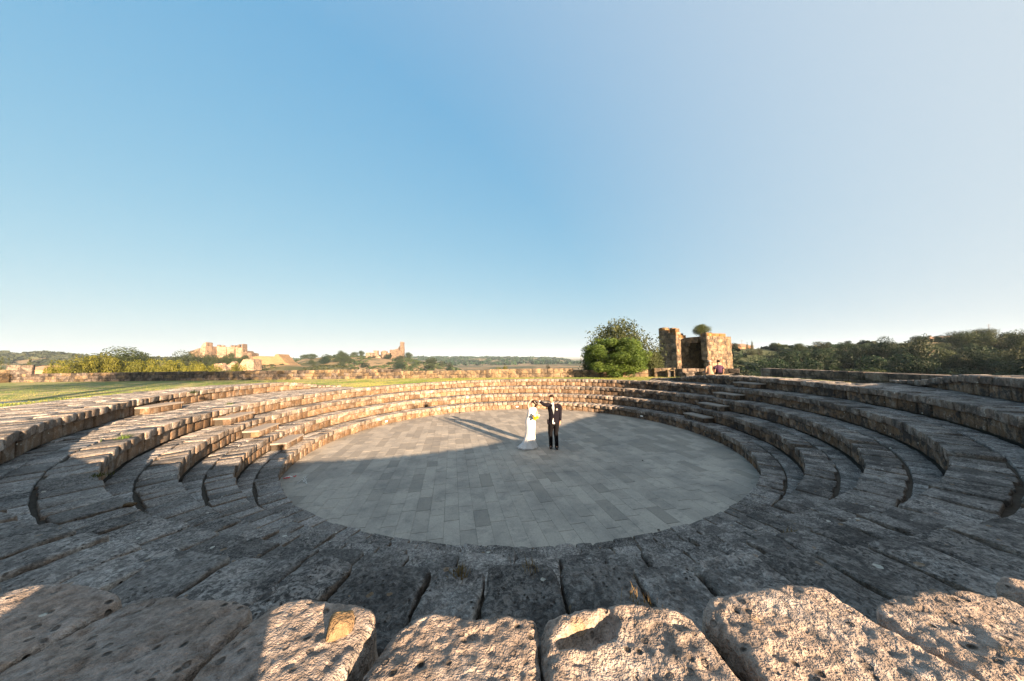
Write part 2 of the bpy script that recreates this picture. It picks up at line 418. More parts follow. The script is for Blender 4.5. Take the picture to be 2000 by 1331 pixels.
def place(root, cand):
    """cand: list of (partname, pos, rotz, scale, tilt) - the 300 largest of a kind become objects, the rest one stuff part"""
    for part in ('coping_block', 'riser_block', 'paving_block'):
        L = [c for c in cand if c[0] == part]
        for c in L: pass
        def show(c):
            v = c[1] - camxy; d = v.length
            p = PX(c[1]) if v.dot(fwd) > .05 else (-9e9, 0)
            vis = 1 if -60 < p[0] < 2060 and p[1] < 1400 else .02
            return -vis / (d * d)
        L.sort(key=show); lo, mid, size = VAR[part]
        for i, (nm, pos, rz, sc, tilt) in enumerate(L[:300]):
            d = (pos - camxy).length
            lst = mid if d < 5.2 else lo
            o = bpy.data.objects.new(part, random.choice(lst))
            o.rotation_euler = (tilt[0], tilt[1], rz + (math.pi if random.random() < .5 and part != 'riser_block' and d > 3 else 0)); o.scale = sc
            link(o, root, pos)
        if len(L) > 300:
            b = MB()
            for (nm, pos, rz, sc, tilt) in L[300:]:
                me = random.choice(lo); co = np.empty(len(me.vertices) * 3, np.float32); me.vertices.foreach_get('co', co)
                co = co.reshape(-1, 3) * np.array(sc); c, s = math.cos(rz), math.sin(rz)
                co[:, :2] = co[:, :2] @ np.array([[c, s], [-s, c]])
                b.add(co + np.array(pos - root.location), [tuple(p.vertices) for p in me.polygons])
            o = b.build(part, VAR[part][0][0].materials[0], root); tag(o, kind='stuff')
for k in range(1, 7):
    root = empty('seating_tier', (0, 0, (k - 1) * H), NAMES[k][0], 'stone seating', 'concentric rings of stone seating')
    lo, hi = RANGE[k]; cand = []
    # earth core
    b = MB(); n = int((hi - lo) / 1.5); full = hi - lo >= 360; V = []; Fc = []
    for i in range(n + (0 if full else 1)):
        a = lo + (hi - lo) * i / n; ar = R_(a); r0 = rk(k, a) + .13; r1 = outer(k, a) + (.1 if k < 4 else -.05); zt = ztop(k, a) - .045
        if k == 5 or k == 6: zt = max(zt, (k - 1) * H - .05)
        for r, z in ((r0, (k - 1) * H - .3), (r0, zt), (r0 + .3, zt), (r1, min(zt, k * H - .06)), (r1, (k - 1) * H - .5)):
            V.append((r * math.cos(ar), r * math.sin(ar), z - root.location.z))
    m_ = len(V) // 5
    for i in range(m_ if full else m_ - 1):
        for q in range(4):
            a0, a1 = i * 5 + q, ((i + 1) % m_) * 5 + q; Fc.append((a0, a0 + 1, a1 + 1, a1))
    if not full: Fc += [(4, 3, 2, 1, 0), tuple(range(len(V) - 5, len(V)))]
    obj('core', mesh('core', V, Fc, M['mortar']), root, root.location)
    for part in ('coping_block', 'riser_block'):
        a = lo + random.random() * (1 if full else 0)
        aend = a + (hi - lo)
        while a < aend - .6:
            w = (random.uniform(.23, .37) if k < 6 else random.uniform(.25, .35)) if part == 'coping_block' else random.uniform(.24, .44)
            r = rk(k, a); da = math.degrees(w / r)
            if aend - (a + da) < 1.3: da = aend - a
            am = a + da / 2; r = rk(k, am); w = R_(da) * r
            zt = ztop(k, am); zb = (k - 1) * H
            am_ = am % 360; skip = any(abs(am_ - x) < 1.3 for x in MISSING.get(k, []))
            rf = .5 * (rk(k, am + .4) - rk(k, am - .4)) / (R_(.8) * r) * 2 if k >= 5 and lo + .5 < am < hi - .5 else 0
            ar = R_(am); rz = ar - math.pi / 2 - math.atan(rf)
            gap = .006 + random.random() * .008
            if part == 'coping_block':
                if not skip and zt - zb > .03:
                    d = random.uniform(.40, .44); hh = .165 if zt - zb > .2 else max(.09, (zt - zb))
                    off = random.uniform(-.022, .016); rr = r + d / 2 + off; z = zt - hh / 2 + random.uniform(-.011, .009)
                    if k == 6 and abs(am - 270) < 26: z = zt - hh / 2
                    tl = (random.gauss(0, .012), random.gauss(0, .012))
                    cand.append((part, Vector((rr * math.cos(ar), rr * math.sin(ar), z)), rz, ((w - gap) / CS[0], d / CS[1], hh / CS[2]), tl))
            else:
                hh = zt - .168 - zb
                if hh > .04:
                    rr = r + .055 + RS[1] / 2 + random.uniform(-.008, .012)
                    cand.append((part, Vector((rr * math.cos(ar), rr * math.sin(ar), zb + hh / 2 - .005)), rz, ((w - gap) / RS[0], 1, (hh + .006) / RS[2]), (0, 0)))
            a += da
    row = 0
    while True:
        rs = .448 + row * .325
        if row > 9: break
        a = lo + random.random() * 2; aend = lo + (hi - lo); any_ = False
        while a < aend - .4:
            w = random.uniform(.22, .35); r = rk(k, a) + rs + .15; da = math.degrees(w / r); am = a + da / 2
            if aend - (a + da) < 1.0: da = aend - a; am = a + da / 2
            rr = rk(k, am) + rs; oo = outer(k, am)
            if rr + .18 < oo + .06:
                any_ = True; d = min(.31, oo + .1 - rr)
                ar = R_(am); zt = ztop(k, am) if k < 5 else max(ztop(k, am), (k - 1) * H + .02)
                lowr = .012 if row == 0 else .02
                z = zt - .06 - lowr * random.uniform(.2, 1.2); rc = rr + .155
                W_ = R_(da) * rc - .008 - random.random() * .008
                cand.append(('paving_block', Vector((rc * math.cos(ar), rc * math.sin(ar), z)), ar - math.pi / 2, (W_ / PS[0], .98, 1), (random.gauss(0, .012), random.gauss(0, .012))))
            a += da
        if not any_: break
        row += 1
    # unique, finely carved foreground blocks of the topmost ring
    if k in (5, 6):
        near = [c for c in cand if c[0] != 'riser_block' and (c[1] - camxy).length < (1.95 if k == 6 else 1.9) and c[1].y > CAM.y - .25 and PX(c[1] + Vector((0, .1, 0)))[1] > 900]
        for q, c in enumerate(near):
            cand.remove(c); nm, pos, rz, sc, tl = c
            base = CS if nm == 'coping_block' else PS; size = [base[i] * sc[i] for i in range(3)]
            dd = (pos - camxy).length; st = .0062 if dd < 1.25 else .0085
            cav = None
            tgt = PZ(1122, 1228, 6 * H); loc_ = Matrix.Rotation(-rz, 3, 'Z') @ (tgt - pos)
            if k == 6 and nm == 'coping_block' and abs(loc_.x) < size[0] / 2: cav = (max(-size[0] / 2 + .09, min(size[0] / 2 - .09, loc_.x)), loc_.y, .066, .025, .034)
            V, Fc = rbox(size, (int(size[0] / st), int(size[1] / st), int(size[2] / .012)), .017, .010, 31 + q * 3 + k, pits=1, fine=.0085 if k == 5 else .0068, cavity=cav, scal=.026 if nm == 'coping_block' else 0)
            o = bpy.data.objects.new(nm, mesh(nm, [tuple(v) for v in V], Fc, M['fore'] if k == 6 else M['paving' if nm == 'paving_block' else 'coping'], True))
            o.rotation_euler = (tl[0], tl[1], rz); link(o, root, pos)
    place(root, cand)

# ------------------------------------------------------------------ paved floor of the orchestra
floor = obj('orchestra_floor', mesh('orchestra_floor', [(0, 0, 0)] + [((R1 + .3) * math.cos(R_(i * 3)), (R1 + .3) * math.sin(R_(i * 3)), 0) for i in range(120)], [(0, i + 1, (i + 1) % 120 + 1) for i in range(120)], M['mortar']), None, (0, 0, -.02))
tag(floor, 'round floor of grey paving slabs at the bottom of the bowl', kind='structure')
th = R_(12.1); ex = Vector((math.cos(th), math.sin(th), 0)); ey = Vector((-math.sin(th), math.cos(th), 0))
slabs = []; wS = .285; RR = R1 + .17
i0 = int(RR / wS) + 1
for i in range(-i0, i0 + 1):
    y = -RR - random.random() * .8
    while y < RR:
        l = random.choice((.45, .6, .6, .8, .9, 1.1)); x0, x1, y0, y1 = i * wS, (i + 1) * wS, y, y + l; y += l
        # clip the slab to the circle (it runs on a little under the first riser)
        xs = [x0, x1]; poly = [(x0, y0), (x1, y0), (x1, y1), (x0, y1)]
        def clip(pt):
            r = math.hypot(*pt); return pt if r <= RR else (pt[0] * RR / r, pt[1] * RR / r)
        if all(math.hypot(*p) > RR for p in poly): continue
        slabs.append([clip(p) for p in poly])
def slab_show(s):
    cx = sum(p[0] for p in s) / 4; cy = sum(p[1] for p in s) / 4; w = ex * cx + ey * cy
    return (w - camxy).length
slabs.sort(key=slab_show)
rest = MB(); tones = []
for n_, s in enumerate(slabs):
    cx = sum(p[0] for p in s) / 4; cy = sum(p[1] for p in s) / 4; c = ex * cx + ey * cy; g = .0036; dz = random.uniform(-.001, .0015)
    q = []
    for p in s:
        v = (ex * (p[0] - cx) + ey * (p[1] - cy)); l = v.length; q.append(v * ((l - g * 1.6) / l))
    V = [(v.x, v.y, z) for z in (-.015, .020 + dz) for v in q]
    Fc = [(3, 2, 1, 0), (4, 5, 6, 7), (0, 1, 5, 4), (1, 2, 6, 5), (2, 3, 7, 6), (3, 0, 4, 7)]
    if n_ < 300:
        o = obj('slab', mesh('slab', V, Fc, M['slab']), floor, (c.x, c.y, -.02 + .0)); 
    else:
        rest.add(np.array(V) + np.array((c.x, c.y, 0)), Fc); tones += [random.random()] * 6
o = rest.build('slab', M['slab'], floor); tag(o, kind='stuff')
at = o.data.attributes.new('tone', 'FLOAT', 'FACE'); at.data.foreach_set('value', np.array(tones, np.float32) - .5)

# stair blocks: one half-height step on each tread
def stairs(phi, side):
    nm = ['lowest', 'second lowest', 'second highest', 'highest']
    for k in range(1, 5):
        r = R1 + T * k - .23 if not (k == 4) else rk(5, phi) - .23
        a = R_(phi); rz = a - math.pi / 2; c = Vector((r * math.cos(a), r * math.sin(a), k * H))
        t = empty('stair_step', c, f'{nm[k-1]} of the four slab-topped stair blocks on the {side} side of the bowl', 'step', f'stair blocks on the {side} tiers')
        t.rotation_euler = (0, 0, rz)
        wid = 1.15
        b = MB(); b.box((0, 0, .185), (wid, .44, .045)); o = b.build('slab', M['concrete'], None); o.parent = t; o.location = (0, 0, 0)
        x = -wid / 2 + .02
        while x < wid / 2 - .05:
            w = min(random.uniform(.25, .4), wid / 2 - x - .02)
            o = bpy.data.objects.new('step_block', random.choice(VAR['riser_block'][0])); link(o); o.parent = t
            o.location = (x + w / 2, -.10, .078); o.scale = ((w - .01) / RS[0], 1, .165 / RS[2]); x += w
        b = MB(); b.box((0, .1, .07), (wid - .06, .2, .17)); o = b.build('core', M['mortar'], None); o.parent = t; o.location = (0, 0, 0)
stairs(193.5, 'left'); stairs(8.2, 'right')

# ------------------------------------------------------------------ plateau, lawn and path
Wp = lambda px, py: PZ(px, py, 1.66)
A0 = Wp(0, 747.3); A1 = Wp(783, 739); 
Ldir = (A0 - A1).normalized(); AL = A1 + Ldir * 95
B1 = Wp(1120, 736.8); C1 = Wp(1276, 736.3)
RW0 = Vector((15.6, 7.3, 1.66)); RW1 = Vector((14.4, -2.7, 1.66)); RW2 = Vector((13.4, -14, 1.66))
poly = [AL, A0, A1, B1, C1, Vector((12.5, 10.5, 0)), RW0, RW1, RW2, Vector((14, -60, 0)), Vector((-95, -60, 0))]
def pdist(x, y):                               # distance outside the plateau outline (negative inside)
    n = len(poly); inside = False; best = 1e9
    for i in range(n):
        a, b = poly[i], poly[(i + 1) % n]
        if ((a.y > y) != (b.y > y)) and x < (b.x - a.x) * (y - a.y) / (b.y - a.y) + a.x: inside = not inside
        dx, dy = b.x - a.x, b.y - a.y; t = max(0, min(1, ((x - a.x) * dx + (y - a.y) * dy) / (dx * dx + dy * dy)))
        best = min(best, math.hypot(x - a.x - dx * t, y - a.y - dy * t))
    return -best if inside else best
def G(x, y):
    r = math.hypot(x, y); a = math.degrees(math.atan2(y, x)) % 360
    b = a if a > 95 else a + 360
    w5 = sstep(152, 168, b) * (1 - sstep(378, 398, b)) if b < 400 else 0
    w6 = sstep(238, 250, b) * (1 - sstep(330, 345, b))
    z = 1.655 + (.40 * w5) * (1 - sstep(14.2, 19, r)) + .42 * w6 * (1 - sstep(14, 22, r))
    if b > 330 and b < 400: z = 1.655 + .40 * w5 * (1 - sstep(11.5, 13.5, r)) + .42 * w6 * (1 - sstep(14, 22, r))
    z += .02 * noise.noise(Vector((x * .4, y * .4, 0)))
    d = pdist(x, y)
    if d > .4: z -= 11 * sstep(.4, 22, d)
    return z
V = []; nr = 60; na = 360
for i in range(na):
    a = i; 
    if a < 41 or a >= 150: r0 = outer(5, a) if not (rk(6, a)) else outer(6, a)
    else: r0 = outer(4, a)
    if rk(6, a): r0 = outer(6, a)
    r0 -= .12
    for j in range(nr):
        r = r0 + (110 - r0) * (j / (nr - 1)) ** 2.6; x, y = r * math.cos(R_(a)), r * math.sin(R_(a))
        V.append((x, y, G(x, y) - (.05 if j == 0 else 0)))
Fq = np.array([(i * nr + j, i * nr + j + 1, ((i + 1) % na) * nr + j + 1, ((i + 1) % na) * nr + j) for i in range(na) for j in range(nr - 1)])
lawn = obj('lawn_ground', mesh('lawn_ground', V, Fq, M['lawn'], True)); tag(lawn, 'grassy plateau around the stone bowl', kind='structure')
# gravel path on the left
pp = [PZ(x, y, z) for x, y, z in ((-260, 792, 1.98), (0, 777, 1.93), (120, 773, 1.9), (230, 769.5, 1.87), (330, 765, 1.84))]
V = []
for i, p in enumerate(pp):
    t = (pp[min(i + 1, 4)] - pp[max(i - 1, 0)]).normalized(); nn = Vector((-t.y, t.x, 0))
    for s in np.linspace(-1, 1, 5):
        w = .8 if i < 4 else .5
        q = p + nn * s * w; V.append((q.x, q.y, G(q.x, q.y) + .075 - .07 * abs(s) ** 4))
path = obj('gravel_path', mesh('gravel_path', V, [(i * 5 + j, i * 5 + j + 1, i * 5 + j + 6, i * 5 + j + 5) for i in range(4) for j in range(4)], M['gravel'], True)); tag(path, 'grey gravel path crossing the lawn on the left', kind='structure')
def path_near(x, y):
    for i in range(4):
        a, b = pp[i], pp[i + 1]; dx, dy = b.x - a.x, b.y - a.y; t = max(0, min(1, ((x - a.x) * dx + (y - a.y) * dy) / (dx * dx + dy * dy)))
        if math.hypot(x - a.x - dx * t, y - a.y - dy * t) < .78: return True
    return False
def blades(pts, h0, h1, w, lean=.4):
    n = len(pts); p = np.array(pts); az = rng.uniform(0, 2 * np.pi, n); h = rng.uniform(h0, h1, n); l = rng.uniform(0, lean, n) * h; la = rng.uniform(0, 2 * np.pi, n)
    d = np.stack([np.cos(az), np.sin(az), np.zeros(n)], 1) * w
    tip = p + np.stack([np.cos(la) * l, np.sin(la) * l, h], 1)
    V = np.stack([p - d, p + d, tip], 1).reshape(-1, 3); Fc = np.arange(3 * n).reshape(-1, 3); return V, Fc, rng.random(n)
def tint(me, vals):
    a = me.attributes.new('tint', 'FLOAT', 'FACE'); a.data.foreach_set('value', np.asarray(vals, np.float32))
pts = []; tries = 0
while len(pts) < 62000 and tries < 400000:
    tries += 1
    a = random.uniform(-5, 235); r = 9.9 + random.random() ** 1.7 * (34 if a > 60 else 10); x, y = r * math.cos(R_(a)), r * math.sin(R_(a))
    v = Vector((x, y, 1.8)) - CAM
    if v.y < .6 or abs(v.x / v.y) > 1.85: continue
    aa = a % 360; r0 = outer(5, aa) if (aa < 41 or aa >= 150) else outer(4, aa)
    if r < r0 - .05 or path_near(x, y): continue
    if noise.noise(Vector((x * .9, y * .9, 3))) < -.22 and random.random() < .75: continue
    d = pdist(x, y)
    if d > -.1: continue
    pts.append((x, y, G(x, y) - .01))
V, Fc, tv = blades(pts, .02, .065, .012, .9)
me = mesh('grass', V, Fc, M['grass']); tint(me, [min(1, max(0, .5 + .9 * noise.noise(Vector((p[0] * .35, p[1] * .35, 0))) + random.uniform(-.25, .25))) for p in pts])
tag(obj('grass', me), 'short patchy grass on the lawn around the bowl', kind='stuff')

# ------------------------------------------------------------------ parapet walls, course by course
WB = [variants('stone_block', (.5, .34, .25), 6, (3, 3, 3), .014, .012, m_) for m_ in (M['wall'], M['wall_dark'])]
def wall(a, b, ztop_, label, dark=0, courses=3, name='parapet_wall', z0=1.60, bw=(.4, .75), cap=None, lim=290, group='low stone parapet walls', thick=.42):
    a = Vector(a); b = Vector(b); L = (b - a).length; u = (b - a).normalized(); u.z = 0; u.normalize(); ang = math.atan2(u.y, u.x)
    mid = (a + b) / 2; root = empty(name, (mid.x, mid.y, z0), label, 'wall', group)
    c = MB(); c.box((0, 0, (ztop_ - z0) / 2 - .02), (L - .06, thick - .12, ztop_ - z0 - .06), ang); c.build('core', M['mortar'], root)
    ch = (ztop_ - z0) / courses; cnt = 0; extra = MB()
    for k in range(courses):
        x = 0 if k % 2 == 0 else -.2
        while x < L - .05:
            w = random.uniform(*bw); x0 = max(0, x); x1 = min(L, x + w)
            if L - x1 < .2: x1 = L
            x += w if x1 < L else L
            if x1 - x0 < .08: continue
            p = a + u * (x0 + x1) / 2; z = z0 + ch * (k + .5)
            sc = ((x1 - x0 - .012) / .5, (thick + random.uniform(-.01, .02)) / .34, (ch - .01) / .25)
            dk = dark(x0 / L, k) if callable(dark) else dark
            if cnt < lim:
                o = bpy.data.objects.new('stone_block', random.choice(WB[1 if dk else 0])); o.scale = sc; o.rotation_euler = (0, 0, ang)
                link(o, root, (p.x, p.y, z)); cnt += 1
            else:
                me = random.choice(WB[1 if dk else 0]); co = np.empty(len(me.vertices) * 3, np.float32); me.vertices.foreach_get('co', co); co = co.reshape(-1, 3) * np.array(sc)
                cc, ss = math.cos(ang), math.sin(ang); co[:, :2] = co[:, :2] @ np.array([[cc, ss], [-ss, cc]])
                extra.add(co + np.array((p.x, p.y, z)) - np.array(root.location), [tuple(f.vertices) for f in me.polygons])
    if extra.n: tag(extra.build('stone_block', M['wall'], root), kind='stuff')
    return root
dkL = lambda t, k: random.random() < .75  # dark blocks paint the shade lying on the left wall
wall(A0 + Ldir * .2, Wp(400, 743.2), 2.52, 'long shade-toned parapet wall behind the left lawn, below the yellow-green trees', dkL, 3, bw=(.5, .95))
wall(Wp(400, 743.2), A1, 2.47, 'parapet wall behind the left lawn with a taller end in front of the dry slope', lambda t, k: random.random() < (.8 if t < .45 else .35), 3, bw=(.45, .8))  # left part darker, its shade put into the block colour
wall(A1, Wp(950, 738), 2.28, 'low two-course parapet wall of tan blocks behind the far lawn', 0, 2, bw=(.45, .8))
wall(Wp(950, 738), B1, 2.34, 'tan parapet wall with the round shadow of the bush on it', 0, 2, bw=(.45, .9))
wall(B1, C1 + Vector((.0, .3, 0)), 2.19, 'lower tan parapet wall running behind the big round bush', 0, 2, bw=(.45, .9))
C2 = PZ(1318, 735.6, 1.66); C3 = PZ(1356, 735.0, 1.66); C4 = PZ(1484, 733, 1.66)
wall(C1, C2, 2.28, 'short sunlit ochre wall right of the bush, below the ruined gate tower', 0, 2, bw=(.5, .9))
wall(C2 + Vector((.1, -.25, 0)), C3 + Vector((.1, -.25, 0)), 2.22, 'shaded brown wall section below the arch of the gate tower', 1, 3, bw=(.4, .7))  # shade painted with the darker block copy
wall(C3 + Vector((.15, -.1, 0)), Vector((15.0, 8.6, 1.66)), 2.2, 'low wall behind the two seated visitors at the foot of the gate tower', lambda t, k: t > .3, 2, bw=(.5, .9))  # shade on the right part painted by the darker blocks
wall(RW0, RW1, 2.27, 'long dark parapet wall along the right side in front of the wooded slope', 1, 2, bw=(.6, 1.1), thick=.5)  # face in shade, painted with the darker blocks
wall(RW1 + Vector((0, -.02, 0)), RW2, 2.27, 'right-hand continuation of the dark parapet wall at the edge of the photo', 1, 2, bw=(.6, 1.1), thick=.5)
b = MB(); pr = P(6, 735, 30.2)
wall(pr + Vector((-1.1, -.3, -.0)), pr + Vector((.45, -.3, 0)), 2.98, 'stone pier standing taller than the parapet wall at the left edge', 0, 4, 'stone_pier', bw=(.5, .8), group=None, thick=.9)
w0 = P(14, 720, 34); w1 = P(66, 720, 35)
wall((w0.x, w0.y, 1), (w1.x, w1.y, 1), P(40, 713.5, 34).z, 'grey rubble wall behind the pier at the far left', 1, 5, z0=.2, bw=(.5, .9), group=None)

# box-like pieces in front of the tower wall
def thingbox(name, label, cat, parts, loc):
    t = empty(name, loc, label, cat)
    for nm, c, d, mt in parts:
        b = MB(); b.box(c, d); b.build(nm, mt, t)
    return t
q = PZ(1306, 736.5, 1.66) + Vector((0, -.25, 0))
thingbox('stone_niche', 'dark arched niche block standing against the sunlit ochre wall', 'niche', [('jamb', (-.22, 0, .22), (.06, .3, .46), M['wall']), ('jamb', (.22, 0, .22), (.06, .3, .46), M['wall']), ('lintel', (0, 0, .475), (.5, .32, .05), M['wall']), ('dark_opening', (0, .08, .225), (.37, .05, .44), M['black'])], q)  # black sheet stands for the shade inside the niche opening
q = PZ(1370, 735.5, 1.66) + Vector((.1, -.45, 0))
thingbox('litter_bin', 'small dark square litter bin by the wall left of the seated visitors', 'bin', [('bin_body', (0, 0, .2), (.3, .26, .38), M['black']), ('rim', (0, 0, .405), (.34, .3, .03), M['wall_dark'])], q)

# ------------------------------------------------------------------ terrain beyond the plateau
def ridge(D, front, back, sky_):
    kn = [(x, P(x, y, D).z) for x, y in sky_]; return (D, front, back, kn)
RIDGES = [
 ridge(620, 330, 500, [(-900, 690), (-200, 692), (0, 693), (40, 697), (80, 692), (180, 702), (300, 704), (420, 706), (560, 706), (700, 712), (800, 720)]),
 ridge(262, 110, 90, [(150, 745), (260, 722), (330, 706), (375, 697), (392, 698), (470, 698), (497, 699), (512, 703), (552, 705), (590, 712), (680, 716), (760, 740)]),
 ridge(205, 70, 60, [(380, 760), (470, 720), (500, 713), (560, 712), (600, 716), (670, 716), (700, 728), (740, 760)]),
 ridge(460, 190, 160, [(520, 730), (560, 708), (600, 700), (650, 698), (700, 697), (730, 699), (765, 702), (795, 702), (830, 706), (862, 713), (905, 726), (940, 750)]),
 ridge(1900, 1150, 600, [(560, 702), (700, 700), (820, 698.5), (900, 698.5), (1000, 699), (1080, 700), (1108, 703), (1130, 712), (1170, 722), (1300, 735)]),
 ridge(3600, 1200, 900, [(900, 720), (1000, 703), (1060, 701), (1150, 701), (1300, 700), (1500, 700)]),
 ridge(9000, 2500, 2500, [(600, 706), (900, 701), (980, 698.2), (1050, 697), (1140, 696.3), (1300, 695), (1600, 692), (2600, 680)]),
 ridge(150, 90, 200, [(1180, 730), (1240, 700), (1270, 690), (1300, 686), (1430, 682), (1490, 682), (1560, 684), (1640, 680), (1700, 676), (1800, 668), (1900, 666), (2000, 660), (2400, 640), (3200, 620)]),
]
BASEZ = -13.0
def TZ(x, y):
    Y = y - CAM.y; z = BASEZ + 2.5 * noise.noise(Vector((x * .02, y * .02, 0)))
    if Y < 5: return z
    px = PX((x, y, 3.03))[0]
    for D, fr, bk, kn in RIDGES:
        t = (Y - D) / (fr if Y < D else bk)
        if abs(t) > 1: continue
        zt = lerp(kn, px)
        if zt < BASEZ: continue
        w = 1 - sstep(0, 1, abs(t))
        if Y > D: w = 1 - .3 * (1 - w) if abs(t) < .5 else w
        z = max(z, BASEZ + (zt - BASEZ) * w + (.9 * noise.noise(Vector((x * .05, y * .05, 7))) * (1 - w)) * min(1, D / 200))
    return z
Ys = list(np.geomspace(27, 14000, 210)); As = np.linspace(-3.2, 3.2, 330); V = []
for Y in Ys:
    for a in As:
        x = a * Y; y = CAM.y + Y; V.append((x, y, TZ(x, y)))
na = len(As)
Fq = np.array([(i * na + j, i * na + j + 1, (i + 1) * na + j + 1, (i + 1) * na + j) for i in range(len(Ys) - 1) for j in range(na - 1)])
tag(obj('hills', mesh('hills', V, Fq, M['hill'], True)), 'rolling hills of dry fields and scrub beyond the walls', kind='structure')
disc = [(0, 0, -16)] + [(21000 * math.cos(R_(i * 5)), 21000 * math.sin(R_(i * 5)), -16) for i in range(72)]
tag(obj('plain', mesh('plain', disc, [(0, i + 1, (i + 1) % 72 + 1) for i in range(72)], M['hill'])), 'low plain reaching the horizon', kind='structure')

# ------------------------------------------------------------------ trees
def crown(n, size, lobes, seed, shape='round', gap=.0, aspect=1.8):
    g = np.random.default_rng(seed); C = []
    for i in range(lobes):
        while True:
            p = g.uniform(-1, 1, 3)
            if shape == 'cone':
                z = g.random() ** 1.3; rr = .40 * (1 - z) ** .8 + .04; t = g.random() * 6.28; q = g.random() ** .5 * rr * .6; C.append((q * math.cos(t), q * math.sin(t), z * .94 + .02, rr * .7)); break
            if shape == 'umbrella':
                if np.hypot(p[0], p[1]) < .85: C.append((p[0] * .40, p[1] * .40, .55 + .28 * (1 - (p[0] ** 2 + p[1] ** 2)) + .1 * p[2], g.uniform(.12, .2))); break
            elif shape == 'dome':
                if .40 < (np.abs(p) ** 3.2).sum() < 1: C.append((p[0] * .41, p[1] * .41, .47 + p[2] * .44, g.uniform(.07, .12))); break
            elif (p ** 2).sum() < 1 and (p ** 2).sum() > .1:
                s = g.uniform(.13, .23); C.append((p[0] * .36, p[1] * .36, .5 + p[2] * .36, s)); break
    C = np.array(C); w = C[:, 3] ** 2; w /= w.sum(); idx = g.choice(len(C), n, p=w)
    d = g.normal(size=(n, 3)); d /= np.linalg.norm(d, axis=1)[:, None]
    rad = C[idx, 3] * (g.uniform(.55, 1.08, n) ** .6)
    if gap: rad *= g.uniform(.75, 1.15, n)
    p = C[idx, :3] + d * rad[:, None] * np.array([1, 1, .85 if shape != 'umbrella' else .55])
    p[:, 2] = (p[:, 2] - np.percentile(p[:, 2], .3)) / (np.percentile(p[:, 2], 99.7) - np.percentile(p[:, 2], .3))
    rr_ = np.hypot(p[:, 0], p[:, 1]); p[:, :2] *= .5 / np.percentile(rr_, 99.3)
    nrm = d + g.normal(size=(n, 3)) * .55; nrm /= np.linalg.norm(nrm, axis=1)[:, None]
    u = np.cross(nrm, g.normal(size=(n, 3))); u /= np.linalg.norm(u, axis=1)[:, None]; v = np.cross(nrm, u)
    s = size * g.uniform(.6, 1.3, n)[:, None]
    V = np.stack([p - u * s * aspect / 1.5, p - v * s * .5, p + u * s * aspect / 1.5, p + v * s * .5], 1).reshape(-1, 3)
    Fc = np.arange(4 * n).reshape(-1, 4)
    lt = g.random(len(C))[idx]; tv = np.clip(.55 * lt + .45 * g.random(n), 0, 1)
    return V, Fc, tv
CR = {}
def crown_mesh(key, mat, n, size, lobes, shape='round', nv=3, gap=0, aspect=1.8):
    L = []
    for i in range(nv):
        V, Fc, tv = crown(n, size, lobes, hash_(key) + i * 17, shape, gap, aspect); me = mesh('crown', V, Fc, M[mat]); tint(me, tv); L.append(me)
    CR[key] = L
def hash_(s): return sum(ord(c) * (i + 3) for i, c in enumerate(s)) % 9973
crown_mesh('bush', 'leaf_bush', 42000, .012, 150, 'dome', nv=1, aspect=2.0)
crown_mesh('fig', 'leaf_fig', 17000, .016, 70, nv=2, gap=1, aspect=1.5)
crown_mesh('lime', 'leaf_lime', 5500, .022, 15, nv=4, aspect=1.5)
crown_mesh('oak', 'leaf_oak', 11000, .018, 34, nv=3, aspect=1.5)
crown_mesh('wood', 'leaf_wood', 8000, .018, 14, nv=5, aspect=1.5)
crown_mesh('olive', 'leaf_olive', 2600, .026, 22, nv=3, aspect=1.5)
crown_mesh('cyp', 'leaf_cyp', 3500, .022, 46, 'cone', nv=3, aspect=1.4)
crown_mesh('umb', 'leaf_oak', 5200, .022, 40, 'umbrella', nv=2, aspect=1.5)
def trunk_mesh(h, r, lean, seed):
    b = MB(); g = random.Random(seed); pts = [Vector((0, 0, 0))]
    for i in range(4): pts.append(pts[-1] + Vector((g.uniform(-1, 1) * lean, g.uniform(-1, 1) * lean, h / 4)))
    b.tube(pts, [r, r * .85, r * .72, r * .6, r * .5], 8)
    for j in range(4):
        a = g.random() * 6.28 + j * 1.6; s = pts[2 + j % 3]; e = s + Vector((math.cos(a) * h * .35, math.sin(a) * h * .35, h * .45))
        b.tube([s, (s + e) / 2 + Vector((0, 0, -.04 * h)), e], [r * .42, r * .3, r * .14], 6)
    return mesh('trunk', np.concatenate(b.V), b.F, M['bark'], True)
TR = [trunk_mesh(1.0, .06, .05, i) for i in range(3)]
def tree(kind, p, w, h, label, group=None, name='broadleaf_tree', cat='tree', trunkf=.35, low=.15, v=None):
    """p base point, w crown width, h total height"""
    root = empty(name, p, label, cat, group)
    o = bpy.data.objects.new('trunk', random.choice(TR)); link(o); o.parent = root; o.scale = (h * .55, h * .55, h * max(trunkf, low) * 1.35); o.rotation_euler[2] = random.random() * 6
    c = bpy.data.objects.new('crown', CR[kind][random.randrange(len(CR[kind])) if v is None else v]); link(c); c.parent = root
    c.location = (0, 0, h * low); c.scale = (w, w * random.uniform(.9, 1.1), h * (1 - low)); c.rotation_euler[2] = random.random() * 6.28
    return root
def tree_px(kind, px, pytop, wpx, D, label, zb=None, **k):
    t = P(px, pytop, D); z = TZ(t.x, t.y) if zb is None else zb; w = wpx / F * D
    h = t.z - z
    if h < w * .35: z = t.z - w * .8; h = w * .8
    return tree(kind, (t.x, t.y, z - .1), w, h, label, **k)

